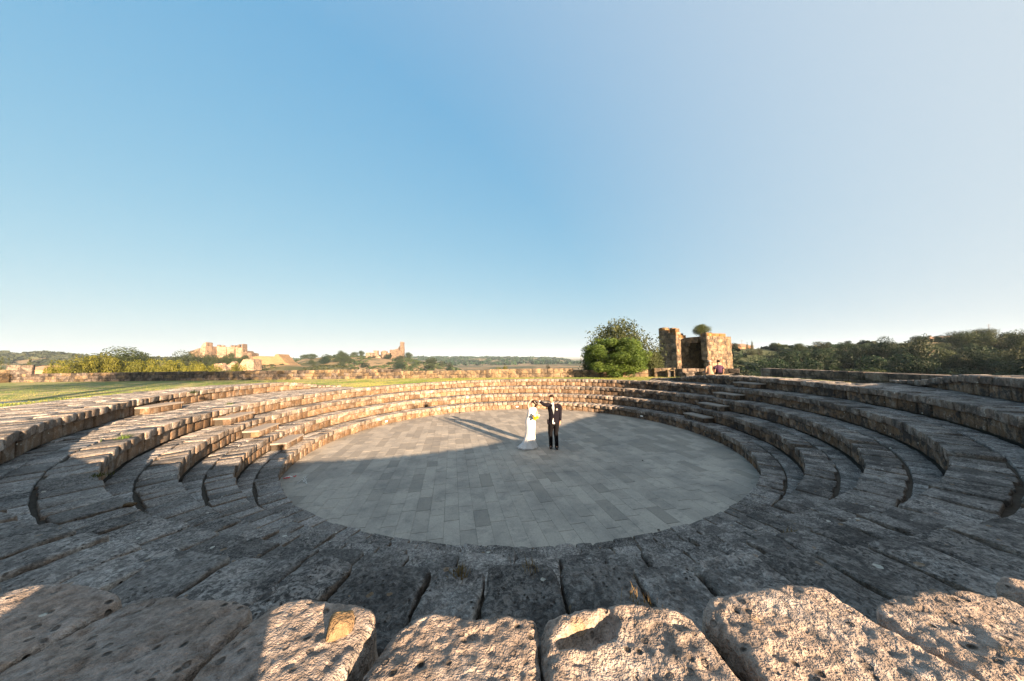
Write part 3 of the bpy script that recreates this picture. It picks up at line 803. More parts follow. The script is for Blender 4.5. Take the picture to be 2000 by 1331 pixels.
# the clipped bush, the fig-like tree behind it and shrubs round them
bb = PZ(1216, 738.5, 1.66); D0 = bb.y - CAM.y
wB = 136 / F * D0; hB = P(1216, 661, D0).z - 1.60
tree('bush', (bb.x, bb.y + wB * .30, 1.58), wB * 1.04, hB * 1.03, 'large rounded glossy green bush on the lawn before the far wall', name='round_bush', cat='bush', trunkf=.2, low=.0)
tree_px('fig', 1206, 624, 146, D0 + 4.5, 'open-crowned tree rising behind the large round bush', zb=-2.5, low=.12, v=0)
tree_px('fig', 1150, 690, 40, D0 + 4.0, 'sparse low boughs of a small tree left of the round bush', zb=-3, low=.2, name='small_tree', v=1)
tree_px('fig', 1277, 683, 46, D0 + 2.5, 'small bright tree between the round bush and the gate tower', zb=-1.5, low=.2, name='small_tree', v=1)
tree_px('oak', 1282, 676, 34, 70, 'dark tree on the slope seen left of the gate tower', zb=-6, low=.2)
tree_px('lime', 980, 714, 30, 27.5, 'small yellow-green shrub poking above the far parapet wall', zb=-.5, name='shrub', cat='shrub', low=.1)
tree_px('oak', 1070, 711, 12, 27.5, 'tiny dark shrub above the shadowed part of the far wall', zb=.6, name='shrub', cat='shrub', low=.1)
# row of yellow-green trees below the left wall
row_ = [(132, 703, 44, 66), (160, 694, 52, 70), (197, 690, 60, 74), (222, 699, 44, 64), (250, 703, 48, 66), (282, 704, 44, 68), (312, 700, 46, 70), (330, 706, 38, 62), (352, 703, 40, 66), (378, 706, 42, 64), (404, 710, 36, 62), (428, 714, 30, 60), (452, 712, 24, 58), (462, 709, 24, 60), (478, 713, 22, 58), (110, 714, 30, 60)]
whr = ['leftmost, partly over the house roof', 'second from the left', 'tallest, left of the dark domed tree', 'in front of the dark dome, left part', 'in front of the middle of the dark dome', 'in front of the dark dome, right part', 'just right of the dark dome', 'low one right of the dark dome', 'below the left foot of the castle hill', 'below the horn of the castle', 'left of the arched ruin', 'low one in front of the arched ruin', 'between the two ruined gables', 'before the pointed ruin gable', 'rightmost, at the foot of the dry slope', 'low one beside the house wall']
for (x, y, w, D), s in zip(row_, whr): tree_px('lime', x, y, w * 1.1, D, 'yellow-green tree, ' + s, group='yellow-green trees in a row below the left wall', low=.05, zb=-4.5)
tree_px('oak', 240, 680, 112, 105, 'broad dark domed tree rising over the yellow-green row', zb=-5, low=.1, v=0)
tree_px('oak', 362, 686, 70, 190, 'green tree mass on the left shoulder of the castle hill', low=.02, v=1)
tree_px('oak', 402, 692, 46, 200, 'green tree at the foot of the castle horn tower', low=.02, v=2)
for x, y, w, D, s in ((440, 697, 50, 215, 'dark green thicket under the middle of the castle wall'), (468, 698, 40, 215, 'dark green thicket under the right end of the castle wall'), (452, 689, 12, 236, 'small dark tree against the castle wall'), (480, 693, 13, 225, 'round dark shrub at the right corner of the castle'), (441, 692, 9, 236, 'small light shrub against the castle wall')):
    tree_px('oak', x, y, w, D, s, low=.02, name='shrub_thicket', cat='thicket')
for x, y, w, s in ((4, 699, 20, 'left conical conifer at the left edge of the photo'), (18, 699, 13, 'conical conifer second from the left edge'), (59, 699, 19, 'single conical conifer left of the tile-roofed house')):
    tree_px('cyp', x, y, w, 52, s, zb=-3, name='conifer', low=.02)
# distant hill trees
k_ = 0
for i in range(46):
    x = random.uniform(560, 880); D = random.uniform(330, 500); X = P(x, 700, D); z = TZ(X.x, X.y); s = random.uniform(5, 13)
    tree(random.choice(['oak', 'oak', 'wood', 'olive']), (X.x, X.y, z - 1), s * 1.3, s * .85, 'low round tree scattered over the hill of the towered ruin', 'trees on the hill of the towered ruin', low=.02)
tree_px('oak', 706, 685, 13, 455, 'dome-shaped tree on the hilltop left of the towered ruin', low=.05)
tree_px('oak', 673, 690, 16, 430, 'dark tree on the crest left of the towered ruin', low=.05)
tree_px('oak', 609, 691, 22, 420, 'dark wide tree at the left end of the ruin hill', low=.05)
tree_px('oak', 798, 688, 16, 450, 'dark tree just right of the tall ruined tower', low=.02)
# wooded slope on the right
wood = []
for i in range(150):
    x = random.uniform(1400, 2130); D = random.uniform(48, 150); wood.append((D, x))
wood.sort()
for D, x in wood:
    X = P(x, 690, D); z = TZ(X.x, X.y); 
    s = random.uniform(7.5, 12) * (1 if D < 120 else .8)
    if 1448 < x < 1500 and D > 90: continue
    hmax = P(x, lerp([(1400, 690), (1440, 689), (1520, 681), (1600, 675), (1700, 668), (1800, 665), (1900, 668), (2000, 662), (2200, 650)], x), D).z - z
    h = min(s, max(4.5, hmax * random.uniform(.86, 1.03))) if hmax > 3 else 4
    kd = random.choices(['wood', 'oak', 'olive'], [.82, .14, .04])[0]
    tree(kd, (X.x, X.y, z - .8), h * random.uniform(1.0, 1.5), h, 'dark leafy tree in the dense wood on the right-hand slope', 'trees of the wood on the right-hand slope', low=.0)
for x, y, w, D, kd, s in ((1600, 667, 34, 135, 'olive', 'brownish round tree on the crest of the wooded slope'), (1562, 671, 26, 130, 'oak', 'dark tree on the wooded crest right of the field'), (1525, 673, 26, 138, 'oak', 'dark tree on the crest just right of the two cypresses'),
    (1652, 668, 30, 120, 'wood', 'green tree on the wooded crest left of the tallest one'), (1730, 658, 52, 105, 'wood', 'tall spreading tree on the crest, middle of the right wood'), (1790, 656, 58, 95, 'olive', 'sunlit spreading tree on the crest above the right wall'),
    (1885, 646, 60, 120, 'oak', 'large dark tree crowning the right-hand slope'), (1960, 650, 50, 118, 'olive', 'grey-green tree on the crest near the right edge'), (1990, 645, 40, 110, 'oak', 'dark tree on the crest at the right edge')):
    tree_px(kd, x, y, w, D, s, low=.05)
tree_px('cyp', 1459, 669, 8.5, 150, 'shorter dark cypress beside the farmhouse', zb=4, name='cypress', low=0)
tree_px('cyp', 1468, 665, 8, 152, 'taller dark twin-topped cypress beside the farmhouse', zb=4, name='cypress', low=0)
tree_px('olive', 1464, 678, 22, 128, 'round olive tree before the farmhouse', zb=1.5, low=.2)
tree_px('olive', 1482, 679, 14, 128, 'small olive tree right of the farmhouse', zb=1.5, low=.2)
tree_px('fig', 1922, 641, 34, 125, 'wispy tree top on the skyline near the right edge', zb=6, low=.3, v=1)

# far-off scrub, as one mass
def scrub(name, N_, xr, Dr, sz, label, mat='leaf_wood', dens=None):
    Vs = []; tv = []
    g = np.random.default_rng(hash_(name + label)); cnt = 0
    while cnt < N_:
        x = g.uniform(*xr); D = g.uniform(*Dr); X = P(x, 700, D)
        if noise.noise(Vector((X.x * 6 / D ** .5 * .1, X.y * .01, 1))) < -.05: cnt += .2; continue
        z = TZ(X.x, X.y); s = g.uniform(*sz); n = 16
        d = g.normal(size=(n, 3)); d /= np.linalg.norm(d, axis=1)[:, None]; d[:, 2] = np.abs(d[:, 2])
        p = np.array((X.x, X.y, z)) + d * s * np.array([1.25, 1, .62]) * g.uniform(.6, 1, (n, 1))
        nr_ = d + g.normal(size=(n, 3)) * .35; u = np.cross(nr_, g.normal(size=(n, 3))); u /= np.linalg.norm(u, axis=1)[:, None]; v = np.cross(nr_, u); v /= np.linalg.norm(v, axis=1)[:, None]
        q = s * .34
        Vs.append(np.stack([p - u * q, p - v * q, p + u * q, p + v * q], 1).reshape(-1, 3)); tv += list(np.clip(g.random() + g.uniform(-.2, .2, n), 0, 1)); cnt += 1
    V = np.concatenate(Vs); me = mesh(name, V, np.arange(len(V)).reshape(-1, 4), M[mat]); tint(me, tv)
    return tag(obj(name, me), label, kind='stuff')
scrub('distant_woods', 1500, (-120, 560), (330, 640), (6, 13), 'distant woods covering the left hillside', 'leaf_olive')
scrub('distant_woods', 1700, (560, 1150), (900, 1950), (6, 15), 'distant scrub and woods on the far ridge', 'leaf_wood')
scrub('hill_scrub', 900, (540, 900), (300, 500), (1.2, 4), 'bushes scattered over the hill of the towered ruin', 'leaf_oak')
scrub('ruin_scrub', 420, (470, 740), (180, 262), (.5, 1.7), 'scrub and dry tufts on the slope right of the castle', 'leaf_olive')
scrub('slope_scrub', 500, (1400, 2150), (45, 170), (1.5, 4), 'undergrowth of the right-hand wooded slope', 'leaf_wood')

# ------------------------------------------------------------------ ruins on the hills
def wallpoly(b, pts, D, th, ang=0):
    """solid wall whose outline is given in photo pixels, standing D metres ahead"""
    c = sum(p[0] for p in pts) / len(pts); q_ = []; gg = random.Random(int(pts[0][0] * 7 + pts[0][1] * 13))
    for i, (x, y) in enumerate(pts):
        x2, y2 = pts[(i + 1) % len(pts)]; L_ = math.hypot(x2 - x, y2 - y); n_ = max(1, int(L_ / 1.3)); q_.append((x, y))
        for k in range(1, n_): q_.append((x + (x2 - x) * k / n_ + gg.uniform(-.28, .28), y + (y2 - y) * k / n_ + gg.uniform(-.45, .35)))
    pts = q_; F_ = []; B_ = []
    for x, y in pts:
        q = P(x, y, D + (x - c) * ang * D / F); F_.append(q); B_.append(q + Vector((q.x / D * th * .3, th, 0)))
    n = len(pts); b.add([tuple(v) for v in F_ + B_], [tuple(range(n))[::-1], tuple(range(n, 2 * n))] + [(i, (i + 1) % n, n + (i + 1) % n, n + i) for i in range(n)])
def ruin(name, label, cat, D, parts):
    allx = [x for _, L, _ in parts for x, y in L[0]]
    c = P(sum(allx) / len(allx), 705, D); t = empty(name, c, label, cat)
    for nm, L, mt in parts:
        b = MB(); wallpoly(b, L[0], D + L[1], L[2], L[3] if len(L) > 3 else 0)
        V = np.concatenate(b.V) - np.array(c); obj(nm, mesh(nm, V, b.F, mt), t, c)
    return t
D1 = 250
mer = lambda x0, x1, y0, y1: [(x0, y1), (x0, y0), (x1, y0), (x1, y1)]
c1 = [('horn_tower', ([(390, 704), (391, 683), (393, 677), (397, 671), (402.5, 668.6), (403, 680), (401, 704)], -4, 8, .5), M['castle']),
      ('round_tower', ([(400, 704), (401.5, 677), (407, 676.3), (413, 677.5), (413.5, 704)], -7, 8, -.4), M['castle']),
      ('curtain_wall', ([(412, 704), (413, 677), (424, 677.5), (433, 678), (450, 678), (462, 677.5), (474, 677), (475, 704)], 0, 6, .2), M['castle']),
      ('ruined_wall', ([(368, 690), (372, 686), (380, 684), (386, 681), (393, 680), (394, 704), (375, 700)], 4, 5, .3), M['castle']),
      ('end_wall', ([(472.2, 690), (472.5, 672.5), (474.2, 672), (474.7, 690)], -1, 6), M['castle']),
      ('broken_window', ([(463, 677.6), (464, 674), (469, 673), (472.3, 673.3), (472.3, 674.6), (469.5, 674.4), (467.5, 675.8), (468.5, 677.6)], 0, 2), M['castle']),
      ('lower_bastion', ([(470, 704), (472, 688), (478, 688.5), (480, 685.5), (482, 688.5), (489, 690), (491.6, 691), (491.8, 706)], -6, 10, .3), M['castle'])]
c1 += [('doorway', ([(416, 697), (416, 691.5), (417.5, 690.5), (418.6, 691.5), (418.6, 697)], -.3, .25, .2), M['black']), ('window_hole', (mer(405.5, 406.6, 686, 688), -7.6, .3), M['black']),  # black plates paint the darkness inside doorway and window
       ('buttress', ([(439, 704), (439.5, 680), (441.5, 680), (442, 704)], -1.2, 1.4, .2), M['castle']), ('buttress', ([(455, 704), (455.5, 681), (457.5, 681), (458, 704)], -1.2, 1.4, .2), M['castle'])]
for x0, x1, y in ((424, 428.5, 674), (432, 436, 675), (450.5, 452.8, 674.8), (456.3, 459, 675)): c1.append(('merlon', (mer(x0, x1, y, 678.2), .3, 3), M['castle']))
ruin('castle_ruin', 'tan castle ruin with a horn-shaped broken tower on the left hill', 'ruin', D1, c1)
ruin('ruined_gable', 'low arched ruin wall among the yellow-green trees below the castle', 'ruin', 130, [('gable_wall', ([(418, 724), (418, 711), (421, 710), (428, 711), (433, 709.5), (436, 714), (441, 720), (441, 724), (432, 724), (431, 719), (429, 716), (427, 719), (426.5, 724), (424.5, 724), (424, 718), (422, 716), (420.5, 719), (420, 724)], 0, 2.5, .4), M['castle'])])
ruin('ruined_gable', 'pointed ruin gable right of the arched ruin wall', 'ruin', 140, [('gable_wall', ([(442, 724), (442.5, 714), (448, 711), (455, 706), (459, 710), (458, 724)], 0, 3, .4), M['castle'])])
ruin('ruined_bastion', 'massive tan rubble block at the foot of the castle', 'ruin', 170, [('rubble_wall', ([(464, 724), (468, 712), (475, 703), (482, 701.5), (490, 701.3), (495, 703), (495.5, 724)], 0, 8, .5), M['castle'])])
ruin('cliff_ruin', 'long low broken wall on the dry plateau right of the castle', 'ruin', 200, [('rubble_wall', ([(493, 716), (493, 697), (506, 696), (525, 697), (536, 696.5), (538, 692.8), (543, 692), (546, 696.5), (551, 700), (556, 708), (570, 715), (570, 722), (493, 722)], 0, 14, .2), M['dry'])])
D2 = 455
ruin('tower_ruin', 'church ruin with a tall square tower on the distant hill', 'ruin', D2, [
    ('tall_tower', ([(780, 702), (781.5, 668), (787, 668), (788, 706), (780, 706)], -2, 9, -.2), M['castle']),
    ('nave_wall', ([(763, 706), (764, 688), (771, 687), (780, 683.5), (783, 690), (787, 690), (787, 706), (775, 705)], -8, 10, -.3), M['castle']),
    ('upper_wall', ([(761, 690), (761, 684), (770, 683.5), (771, 682.8), (777, 681.5), (779.3, 677), (781.5, 677), (782, 690)], 2, 9), M['castle']),
    ('side_wall', ([(755, 701), (755, 689.5), (761, 690), (763.4, 689.5), (763.4, 702)], 0, 8, 1.2), M['tower'])])
ruin('house_ruin', 'small square ruined house left of the towered ruin', 'ruin', D2 - 15, [('house_wall', ([(714, 702), (714, 689.6), (719, 689), (727, 689.7), (727.2, 703)], 0, 10, .2), M['castle']), ('window_hole', (mer(723.3, 725, 692, 694), -.35, .3), M['black'])])  # black plate paints the dark inside of the window
ruin('watch_tower_ruin', 'ruined square tower between the small house and the church ruin', 'ruin', D2, [('tower_wall', (mer(729.5, 737.3, 685, 697), 0, 7, .2), M['castle']), ('fallen_wall', ([(733, 701), (733, 695), (738, 694), (744, 700), (744, 702)], -4, 4), M['castle'])])
ruin('watch_tower_ruin', 'ruined tower with one dark side next to the church ruin', 'ruin', D2, [('tower_wall', ([(746, 700), (746.5, 686), (751, 685.2), (755, 687), (755.3, 700)], 0, 7, .2), M['castle']), ('side_wall', ([(743.7, 698), (743.7, 687), (746.6, 687), (746.6, 698)], .5, 6, 1.5), M['tower'])])

# tile-roofed house on the left, farmhouse on the right
def house(label, p, w, d, h, roofh, rz, wins, eave=.5):
    t = empty('house', p, label, 'house'); t.rotation_euler = (0, 0, rz)
    def ch(nm, b, mt, par=t):
        o = obj(nm, mesh(nm, np.concatenate(b.V), b.F, mt)); o.parent = par; return o
    b = MB(); b.box((0, 0, h / 2), (w, d, h)); ch('wall', b, M['plaster'])
    b = MB(); e = eave; b.add([(-w / 2 - e, -d / 2 - e, h), (w / 2 + e, -d / 2 - e, h), (w / 2 + e, d / 2 + e, h), (-w / 2 - e, d / 2 + e, h), (-w / 2 + w * .18, 0, h + roofh), (w / 2 - w * .18, 0, h + roofh),
          (-w / 2 - e, -d / 2 - e, h - .15), (w / 2 + e, -d / 2 - e, h - .15), (w / 2 + e, d / 2 + e, h - .15), (-w / 2 - e, d / 2 + e, h - .15)],
          [(0, 1, 5, 4), (2, 3, 4, 5), (1, 2, 5), (3, 0, 4), (6, 7, 1, 0), (7, 8, 2, 1), (8, 9, 3, 2), (9, 6, 0, 3), (9, 8, 7, 6)]); ch('roof', b, M['tiles'])
    for x in wins:
        b = MB(); b.box((x, -d / 2 - .03, h * .55), (w * .05, .1, h * .26)); ch('window', b, M['shutter'])
    return t
M['sash_'] = flat('grey_mast', (.18, .18, .18), .7, .08)
M['plaster'] = flat('peach_plaster', (.36, .21, .13), .9, .1, 1)
M['tiles'] = flat('terracotta_tiles', (.27, .175, .125), .9, .25, 3)
M['shutter'] = flat('red_shutter', (.20, .06, .05), .7, .1)
hp = P(98, 728, 100); house('peach house with a terracotta roof just behind the left wall', (hp.x, hp.y, -2.0), 6.6, 6, P(98, 721.6, 97).z + 2.0, 1.25, R_(14), [-2.6, -1.6, -.6, .4])
hp = P(1443, 684, 158); zt_ = P(1440, 677, 158).z; house('pale farmhouse on the hill right of the gate tower', (hp.x, hp.y + 4, zt_ - 3.4), 15, 8, 3.3, 1.6, R_(-12), [-4, -1, 2, 5])
hp = P(1840, 661, 170); zt_ = P(1840, 660, 170).z; house('terracotta-roofed house half hidden behind trees on the right crest', (hp.x, hp.y, zt_ - 5), 16, 8, 4.6, 1.2, R_(-20), [-4, 0, 4])
for x, y0, y1, D, s in ((1448.5, 680, 664.5, 160, 'thin radio mast beside the farmhouse'), (1931, 655, 634, 130, 'thin radio mast on the crest near the right edge')):
    a = P(x, y0, D); bq = P(x, y1, D); t = empty('radio_mast', a, s, 'mast')
    b = MB(); b.tube([(0, 0, -2), bq - a], [.12, .06], 6); b.build('mast', M['sash_'], t).location = (0, 0, 0)
    b = MB(); 
    for q in (.96, .85): b.tube([((bq - a) * q + Vector((-.9, 0, 0))), ((bq - a) * q + Vector((.9, 0, 0)))], .05, 5)
    b.build('antenna_arm', M['sash_'], t).location = (0, 0, 0)

# ------------------------------------------------------------------ ruined gate tower
eT = Vector((.42, -.907, 0)); gT = Vector((.907, .42, 0))       # towards the viewer / away to the right
P0 = P(1289.5, 705, 40); P0.z = 0
def solve(start, dr, px):
    lo_, hi_ = 0, 30
    for _ in range(50):
        md = (lo_ + hi_) / 2; q = start + dr * md; q.z = 4
        if PX(q)[0] < px: lo_ = md
        else: hi_ = md
    return lo_
a1 = solve(P0, eT, 1322); Pa = P0 + eT * a1
b1 = solve(Pa, gT, 1338); 
arch0 = Pa + gT * b1 - eT * .0
# right pier
P1 = P0 + gT * (b1 - .12); a2 = solve(P1, eT, 1369.5); Pr = P1 + eT * a2
a3 = solve(Pr, eT, 1382); Pc = Pr + eT * a3
g3 = solve(Pc, gT, 1429)
ZB = -.6
def zat(px, py, p): return CAM.z + (P(px, py, p.y - CAM.y).z - CAM.z)
tw = empty('gate_tower', (P0.x, P0.y, ZB), 'ruined stone gate tower with battlements and a dark arch', 'tower')
TB = [variants('stone_block', (.6, .4, .33), 6, (3, 3, 3), .012, .015, M['tower']), variants('stone_block', (.6, .4, .33), 4, (3, 3, 3), .012, .015, M['tower_top'])]
blk = []
def face(p0, dr, L, nrm, z0, ztf, skip=None, ch=.36, lich=.5):
    """lay courses of blocks on a vertical face starting at p0 along dr"""
    ang = math.atan2(dr.y, dr.x); z = z0; k = 0
    while True:
        x = -random.random() * .5; any_ = False
        while x < L:
            w = random.uniform(.45, .95); x0, x1 = max(0, x), min(L, x + w); x += w
            if x1 - x0 < .1: continue
            xm = (x0 + x1) / 2
            if z + ch * .6 > ztf(xm): continue
            any_ = True
            if skip and skip(xm, z + ch / 2): continue
            c = p0 + dr * xm - nrm * .17 + nrm * random.uniform(-.02, .03); near_top = ztf(xm) - z < lich + random.random() * .4
            blk.append((random.choice(TB[1] if near_top else TB[0]), Vector((c.x, c.y, z + ch / 2)), ang, ((x1 - x0 - .02) / .6, 1, (ch - .012) / .33)))
        z += ch; k += 1
        if not any_ and k > 3 or z > 14: break
nl = -gT; nf = eT
core = MB()
def solid(p0, e_len, g_len, z0, z1, m_=.2):
    a = p0 + gT * m_ - eT * -m_ * 0; 
    c = p0 + eT * e_len / 2 + gT * g_len / 2; core.box((c.x - P0.x, c.y - P0.y, (z0 + z1) / 2 - ZB), (e_len - 2 * m_, g_len - 2 * m_, z1 - z0), math.atan2(eT.y, eT.x))
zL = zat(1305, 652.5, P0 + eT * a1 * .5); zL2 = zat(1322, 648.5, Pa)
zm = zat(1295, 641, P0); zm2 = zat(1320, 641.5, Pa)
face(P0, eT, a1, nl, ZB, lambda x: zm if x < a1 * .36 else (zL if x < a1 * .66 else zm2))
face(Pa, gT, b1 + .3, nf, ZB, lambda x: zm2 if x < .5 else zat(1330, 654, Pa))
solid(P0, a1, b1 + .3, ZB, zL); 
m1 = P0 + eT * 0; solid(m1, a1 * .36, b1 * .7, zL - .3, zm, .1); solid(P0 + eT * a1 * .66, a1 * .34, b1 * .6, zL - .3, zm2, .1)
face(P0 + eT * a1 * .36, gT, b1 * .7, nf, zL, lambda x: zm)
face(P0 + eT * a1 * .66 + nl * .0, -eT * -1 if False else gT, b1 * .6, -eT, zL, lambda x: zm2)
# arch wall
As = P0 + eT * (a1 - .2) + gT * b1; ALn = (Pr - P0).dot(eT) - a1 + .6
zA = zat(1350, 658, As + eT * 1.5); zsp = zat(1345, 690, As); zap = zat(1372, 663.5, As + eT * (ALn - 1))
o0 = .35; ow = ALn + 1.2
def inarch(x, z):
    if x < o0: return False
    t = (x - o0) / (ow * .75)
    if t > 1: return z < zap
    lim = zsp + (zap - zsp) * math.sqrt(max(0, 1 - (1 - t) ** 2)); return z < lim
face(As, eT, ALn, nl, ZB, lambda x: zA, inarch, lich=.1)
c = As + eT * ALn / 2 + gT * .45; 
core.box((c.x - P0.x, c.y - P0.y, (zA + zap) / 2 - ZB + .12), (ALn, .5, zA - zap - .3), math.atan2(eT.y, eT.x))
# vault and back wall behind the arch keep the passage dark
gd = g3 - .6
c = As + eT * ALn / 2 + gT * (gd / 2 + .2); core.box((c.x - P0.x, c.y - P0.y, zA - .25 - ZB), (ALn, gd, .3), math.atan2(eT.y, eT.x))
c = As + eT * ALn / 2 + gT * (gd + .1); core.box((c.x - P0.x, c.y - P0.y, (zA - ZB) / 2 - .1), (ALn + .1, .5, zA - ZB - .3), math.atan2(eT.y, eT.x))
c = As - eT * .3 + gT * gd / 2; core.box((c.x - P0.x, c.y - P0.y, (zA - ZB) / 2 - .1), (.5, gd, zA - ZB - .3), math.atan2(eT.y, eT.x))
# right pier and long lit flank
t0, t1, t2 = zat(1385, 647.5, Pc), zat(1405, 651.5, Pc + gT * g3 * .5), zat(1422, 656, Pc + gT * g3 * .85)
ztr = lambda x: t0 if x < g3 * .33 else (t1 if x < g3 * .74 else t2)
face(Pr, eT, a3, nl, ZB, lambda x: t0, lambda x, z: z < zsp - 1 and x < .3)
face(Pc, gT, g3, nf, ZB, ztr)
solid(Pr, a3, g3 * .33, ZB, t0 - .1); solid(Pr + gT * g3 * .33, a3, g3 * .41, ZB, t1 - .1, .15); solid(Pr + gT * g3 * .72, a3, g3 * .28, ZB, t2 - .1, .15)
Vc = np.concatenate(core.V); obj('core', mesh('core', Vc, core.F, M['tower']), tw, tw.location)
blk.sort(key=lambda t: (t[1] - camxy).length)
ex_ = MB()
for i, (me, pos, ang, sc) in enumerate(blk):
    if i < 300:
        o = bpy.data.objects.new('stone_block', me); o.scale = sc; o.rotation_euler = (0, 0, ang); link(o, tw, pos)
    else:
        co = np.empty(len(me.vertices) * 3, np.float32); me.vertices.foreach_get('co', co); co = co.reshape(-1, 3) * np.array(sc)
        cc, ss = math.cos(ang), math.sin(ang); co[:, :2] = co[:, :2] @ np.array([[cc, ss], [-ss, cc]])
        ex_.add(co + np.array(pos) - np.array(tw.location), [tuple(f.vertices) for f in me.polygons])
if ex_.n: tag(ex_.build('stone_block', M['tower'], tw), kind='stuff')
tq = As + eT * 1.9 + gT * .9
tree('fig', (tq.x, tq.y, zA - .2), 2.1, 1.75, 'small leafy tree growing on top of the ruined gate tower', name='small_tree', low=.05, v=0)


# ------------------------------------------------------------------ people
M['skin'] = flat('skin', (.34, .20, .135), .55, .05, 20); M['skin_pale'] = flat('skin_pale', (.38, .24, .18), .55, .05, 20)
M['hair'] = flat('dark_hair', (.018, .012, .009), .5, .3, 60); M['suit'] = flat('navy_suit', (.007, .0065, .011), .8, .15, 40)
M['trouser'] = flat('black_trousers', (.005, .005, .0065), .85, .15, 40); M['shirt'] = flat('white_shirt', (.45, .45, .46), .7, .04, 30)
M['waistcoat'] = flat('grey_waistcoat', (.16, .18, .20), .7, .1, 60); M['shoe'] = flat('black_leather', (.012, .012, .012), .25, .1)
M['purple'] = flat('dark_purple_cloth', (.045, .018, .045), .9, .15, 30); M['beige'] = flat('beige_dress', (.26, .175, .13), .9, .12, 20); M['hat'] = flat('grey_hat', (.25, .25, .25), .9, .1)
def lace():
    g = N('white_lace'); n = g.noise(70, 4, .7); f = g.ramp(n, (.4, 0), (.55, 1))
    return g.done(g.mix(f, (.48, .48, .50), (.66, .66, .66)), g.bump(n, .5, .004), .7)
M['lace'] = lace(); M['sash'] = flat('pale_sash', (.36, .39, .43), .7, .08, 30)
for k_ in ('trouser', 'suit', 'hair'): M[k_].node_tree.nodes['Principled BSDF'].inputs['Specular IOR Level'].default_value = .06
M['yellow'] = flat('yellow_petals', (.55, .36, .01), .6, .15, 60); M['petal'] = flat('white_petals', (.5, .49, .43), .6, .05); M['stem'] = flat('green_stem', (.10, .20, .03), .6, .2)
def skin_body(name, chains, mat, parent, sub=1):
    """one continuous skinned body: chains of (x,y,z,radius); later chains start on an existing joint (index name)"""
    V, Rr, E = [], [], []; names = {}
    for ch in chains:
        prev = None
        for it in ch:
            if isinstance(it, str): prev = names[it]; continue
            nm = it[4] if len(it) > 4 else None
            V.append(it[:3]); Rr.append(it[3]); i = len(V) - 1
            if nm: names[nm] = i
            if prev is not None: E.append((prev, i))
            prev = i
    me = bpy.data.meshes.new(name); me.from_pydata(V, E, []); me.materials.append(mat)
    o = obj(name, me); o.parent = parent
    md = o.modifiers.new('skin', 'SKIN'); md.use_smooth_shade = True
    for i, sv in enumerate(me.skin_vertices[0].data): sv.radius = (Rr[i], Rr[i] * .92); sv.use_root = (i == 0)
    sb = o.modifiers.new('sub', 'SUBSURF'); sb.levels = sub; sb.render_levels = sub
    return o
def hand(wr, d, side, curl, nm):
    """palm and five fingers from wrist wr, pointing along d; side = direction across the palm towards the thumb"""
    wr, d, s = Vector(wr), Vector(d).normalized(), Vector(side).normalized(); n = d.cross(s).normalized(); out = []
    pm = wr + d * .055; out.append([nm, (*pm, .024, nm + '_palm')])
    for i, (o_, L) in enumerate(((.028, .072), (.010, .082), (-.009, .076), (-.027, .060))):
        a = pm + d * .03 + s * o_; b_ = a + d * L * .5 + n * L * .25 * curl; c = b_ + d * L * .3 + n * L * .5 * curl
        out.append([nm + '_palm', (*a, .0095), (*b_, .0085), (*c, .007)])
    a = wr + d * .03 + s * .035; b_ = a + (d + s * .8).normalized() * .035; c = b_ + (d + n * curl).normalized() * .03
    out.append([nm + '_palm', (*a, .012), (*b_, .010), (*c, .008)]); return out
def face_bits(hc, f, r, up=(0, 0, 1)):
    """nose and ears as small branches of the head; f is the facing direction"""
    f = Vector(f).normalized(); u = Vector(up); s = f.cross(u).normalized(); hc = Vector(hc)
    return [['head', (*(hc + f * (r * .98) - u * r * .12), .016)], ['head', (*(hc + s * r * .86 - u * .01), .014)], ['head', (*(hc - s * r * .86 - u * .01), .014)], ['head', (*(hc + f * r * .55 - u * r * .95), .036)]]
def eyes(root, hc, f, r):
    f = Vector(f).normalized(); s = f.cross(Vector((0, 0, 1))).normalized(); hc = Vector(hc)
    for sg in (-1, 1):
        b = MB(); b.ball(hc + f * r * .88 + s * sg * r * .36 + Vector((0, 0, .012)), (.011, .011, .007), 6, 4); b.build('eye', M['hair']).parent = root
    b = MB(); c = hc + f * r * .86 - Vector((0, 0, r * .55)); b.tube([c - s * .024, c + f * .006, c + s * .024], .006, 5); b.build('mouth', M['beige']).parent = root
def part(b, nm, mat, root, smooth=True):
    o = b.build(nm, mat, None, (0, 0, 0), smooth); o.parent = root; return o
# the groom
gp = PZ(1083, 876, 0); gr = empty('person', gp, 'man in a dark navy suit and white boutonniere raising one arm', 'person')
face_g = (-.75, -.62, -.22); hcg = (-.075, -.03, 1.685)
ch = [[(0, 0, .96, .12, 'pelvis'), (.01, 0, 1.10, .125), (.015, 0, 1.26, .135), (.01, 0, 1.40, .12, 'chest'), (-.03, -.01, 1.51, .055), (-.06, -.02, 1.58, .055), (-.072, -.03, 1.63, .075), (*hcg, .095, 'head'), (-.065, -.02, 1.755, .072)],
      ['pelvis', (-.10, 0, .88, .095), (-.125, .02, .50, .062), (-.11, .04, .10, .045), (-.14, -.06, .04, .035)],
      ['pelvis', (.09, 0, .88, .095), (.06, -.02, .50, .062), (.075, -.04, .10, .045), (.06, -.15, .04, .035)],
      ['chest', (-.17, 0, 1.455, .06), (-.32, -.02, 1.49, .045), (-.47, -.02, 1.60, .030, 'hl')],
      ['chest', (.19, 0, 1.44, .06), (.215, .03, 1.17, .044), (.215, -.02, .93, .030, 'hr')]]
ch += hand((-.47, -.02, 1.60), (-1, 0, .35), (0, -1, .1), .7, 'hl') + hand((.215, -.02, .93), (0, -.1, -1), (-.5, -1, 0), .6, 'hr') + face_bits(hcg, face_g, .095)
skin_body('body', ch, M['skin'], gr); eyes(gr, hcg, face_g, .095)
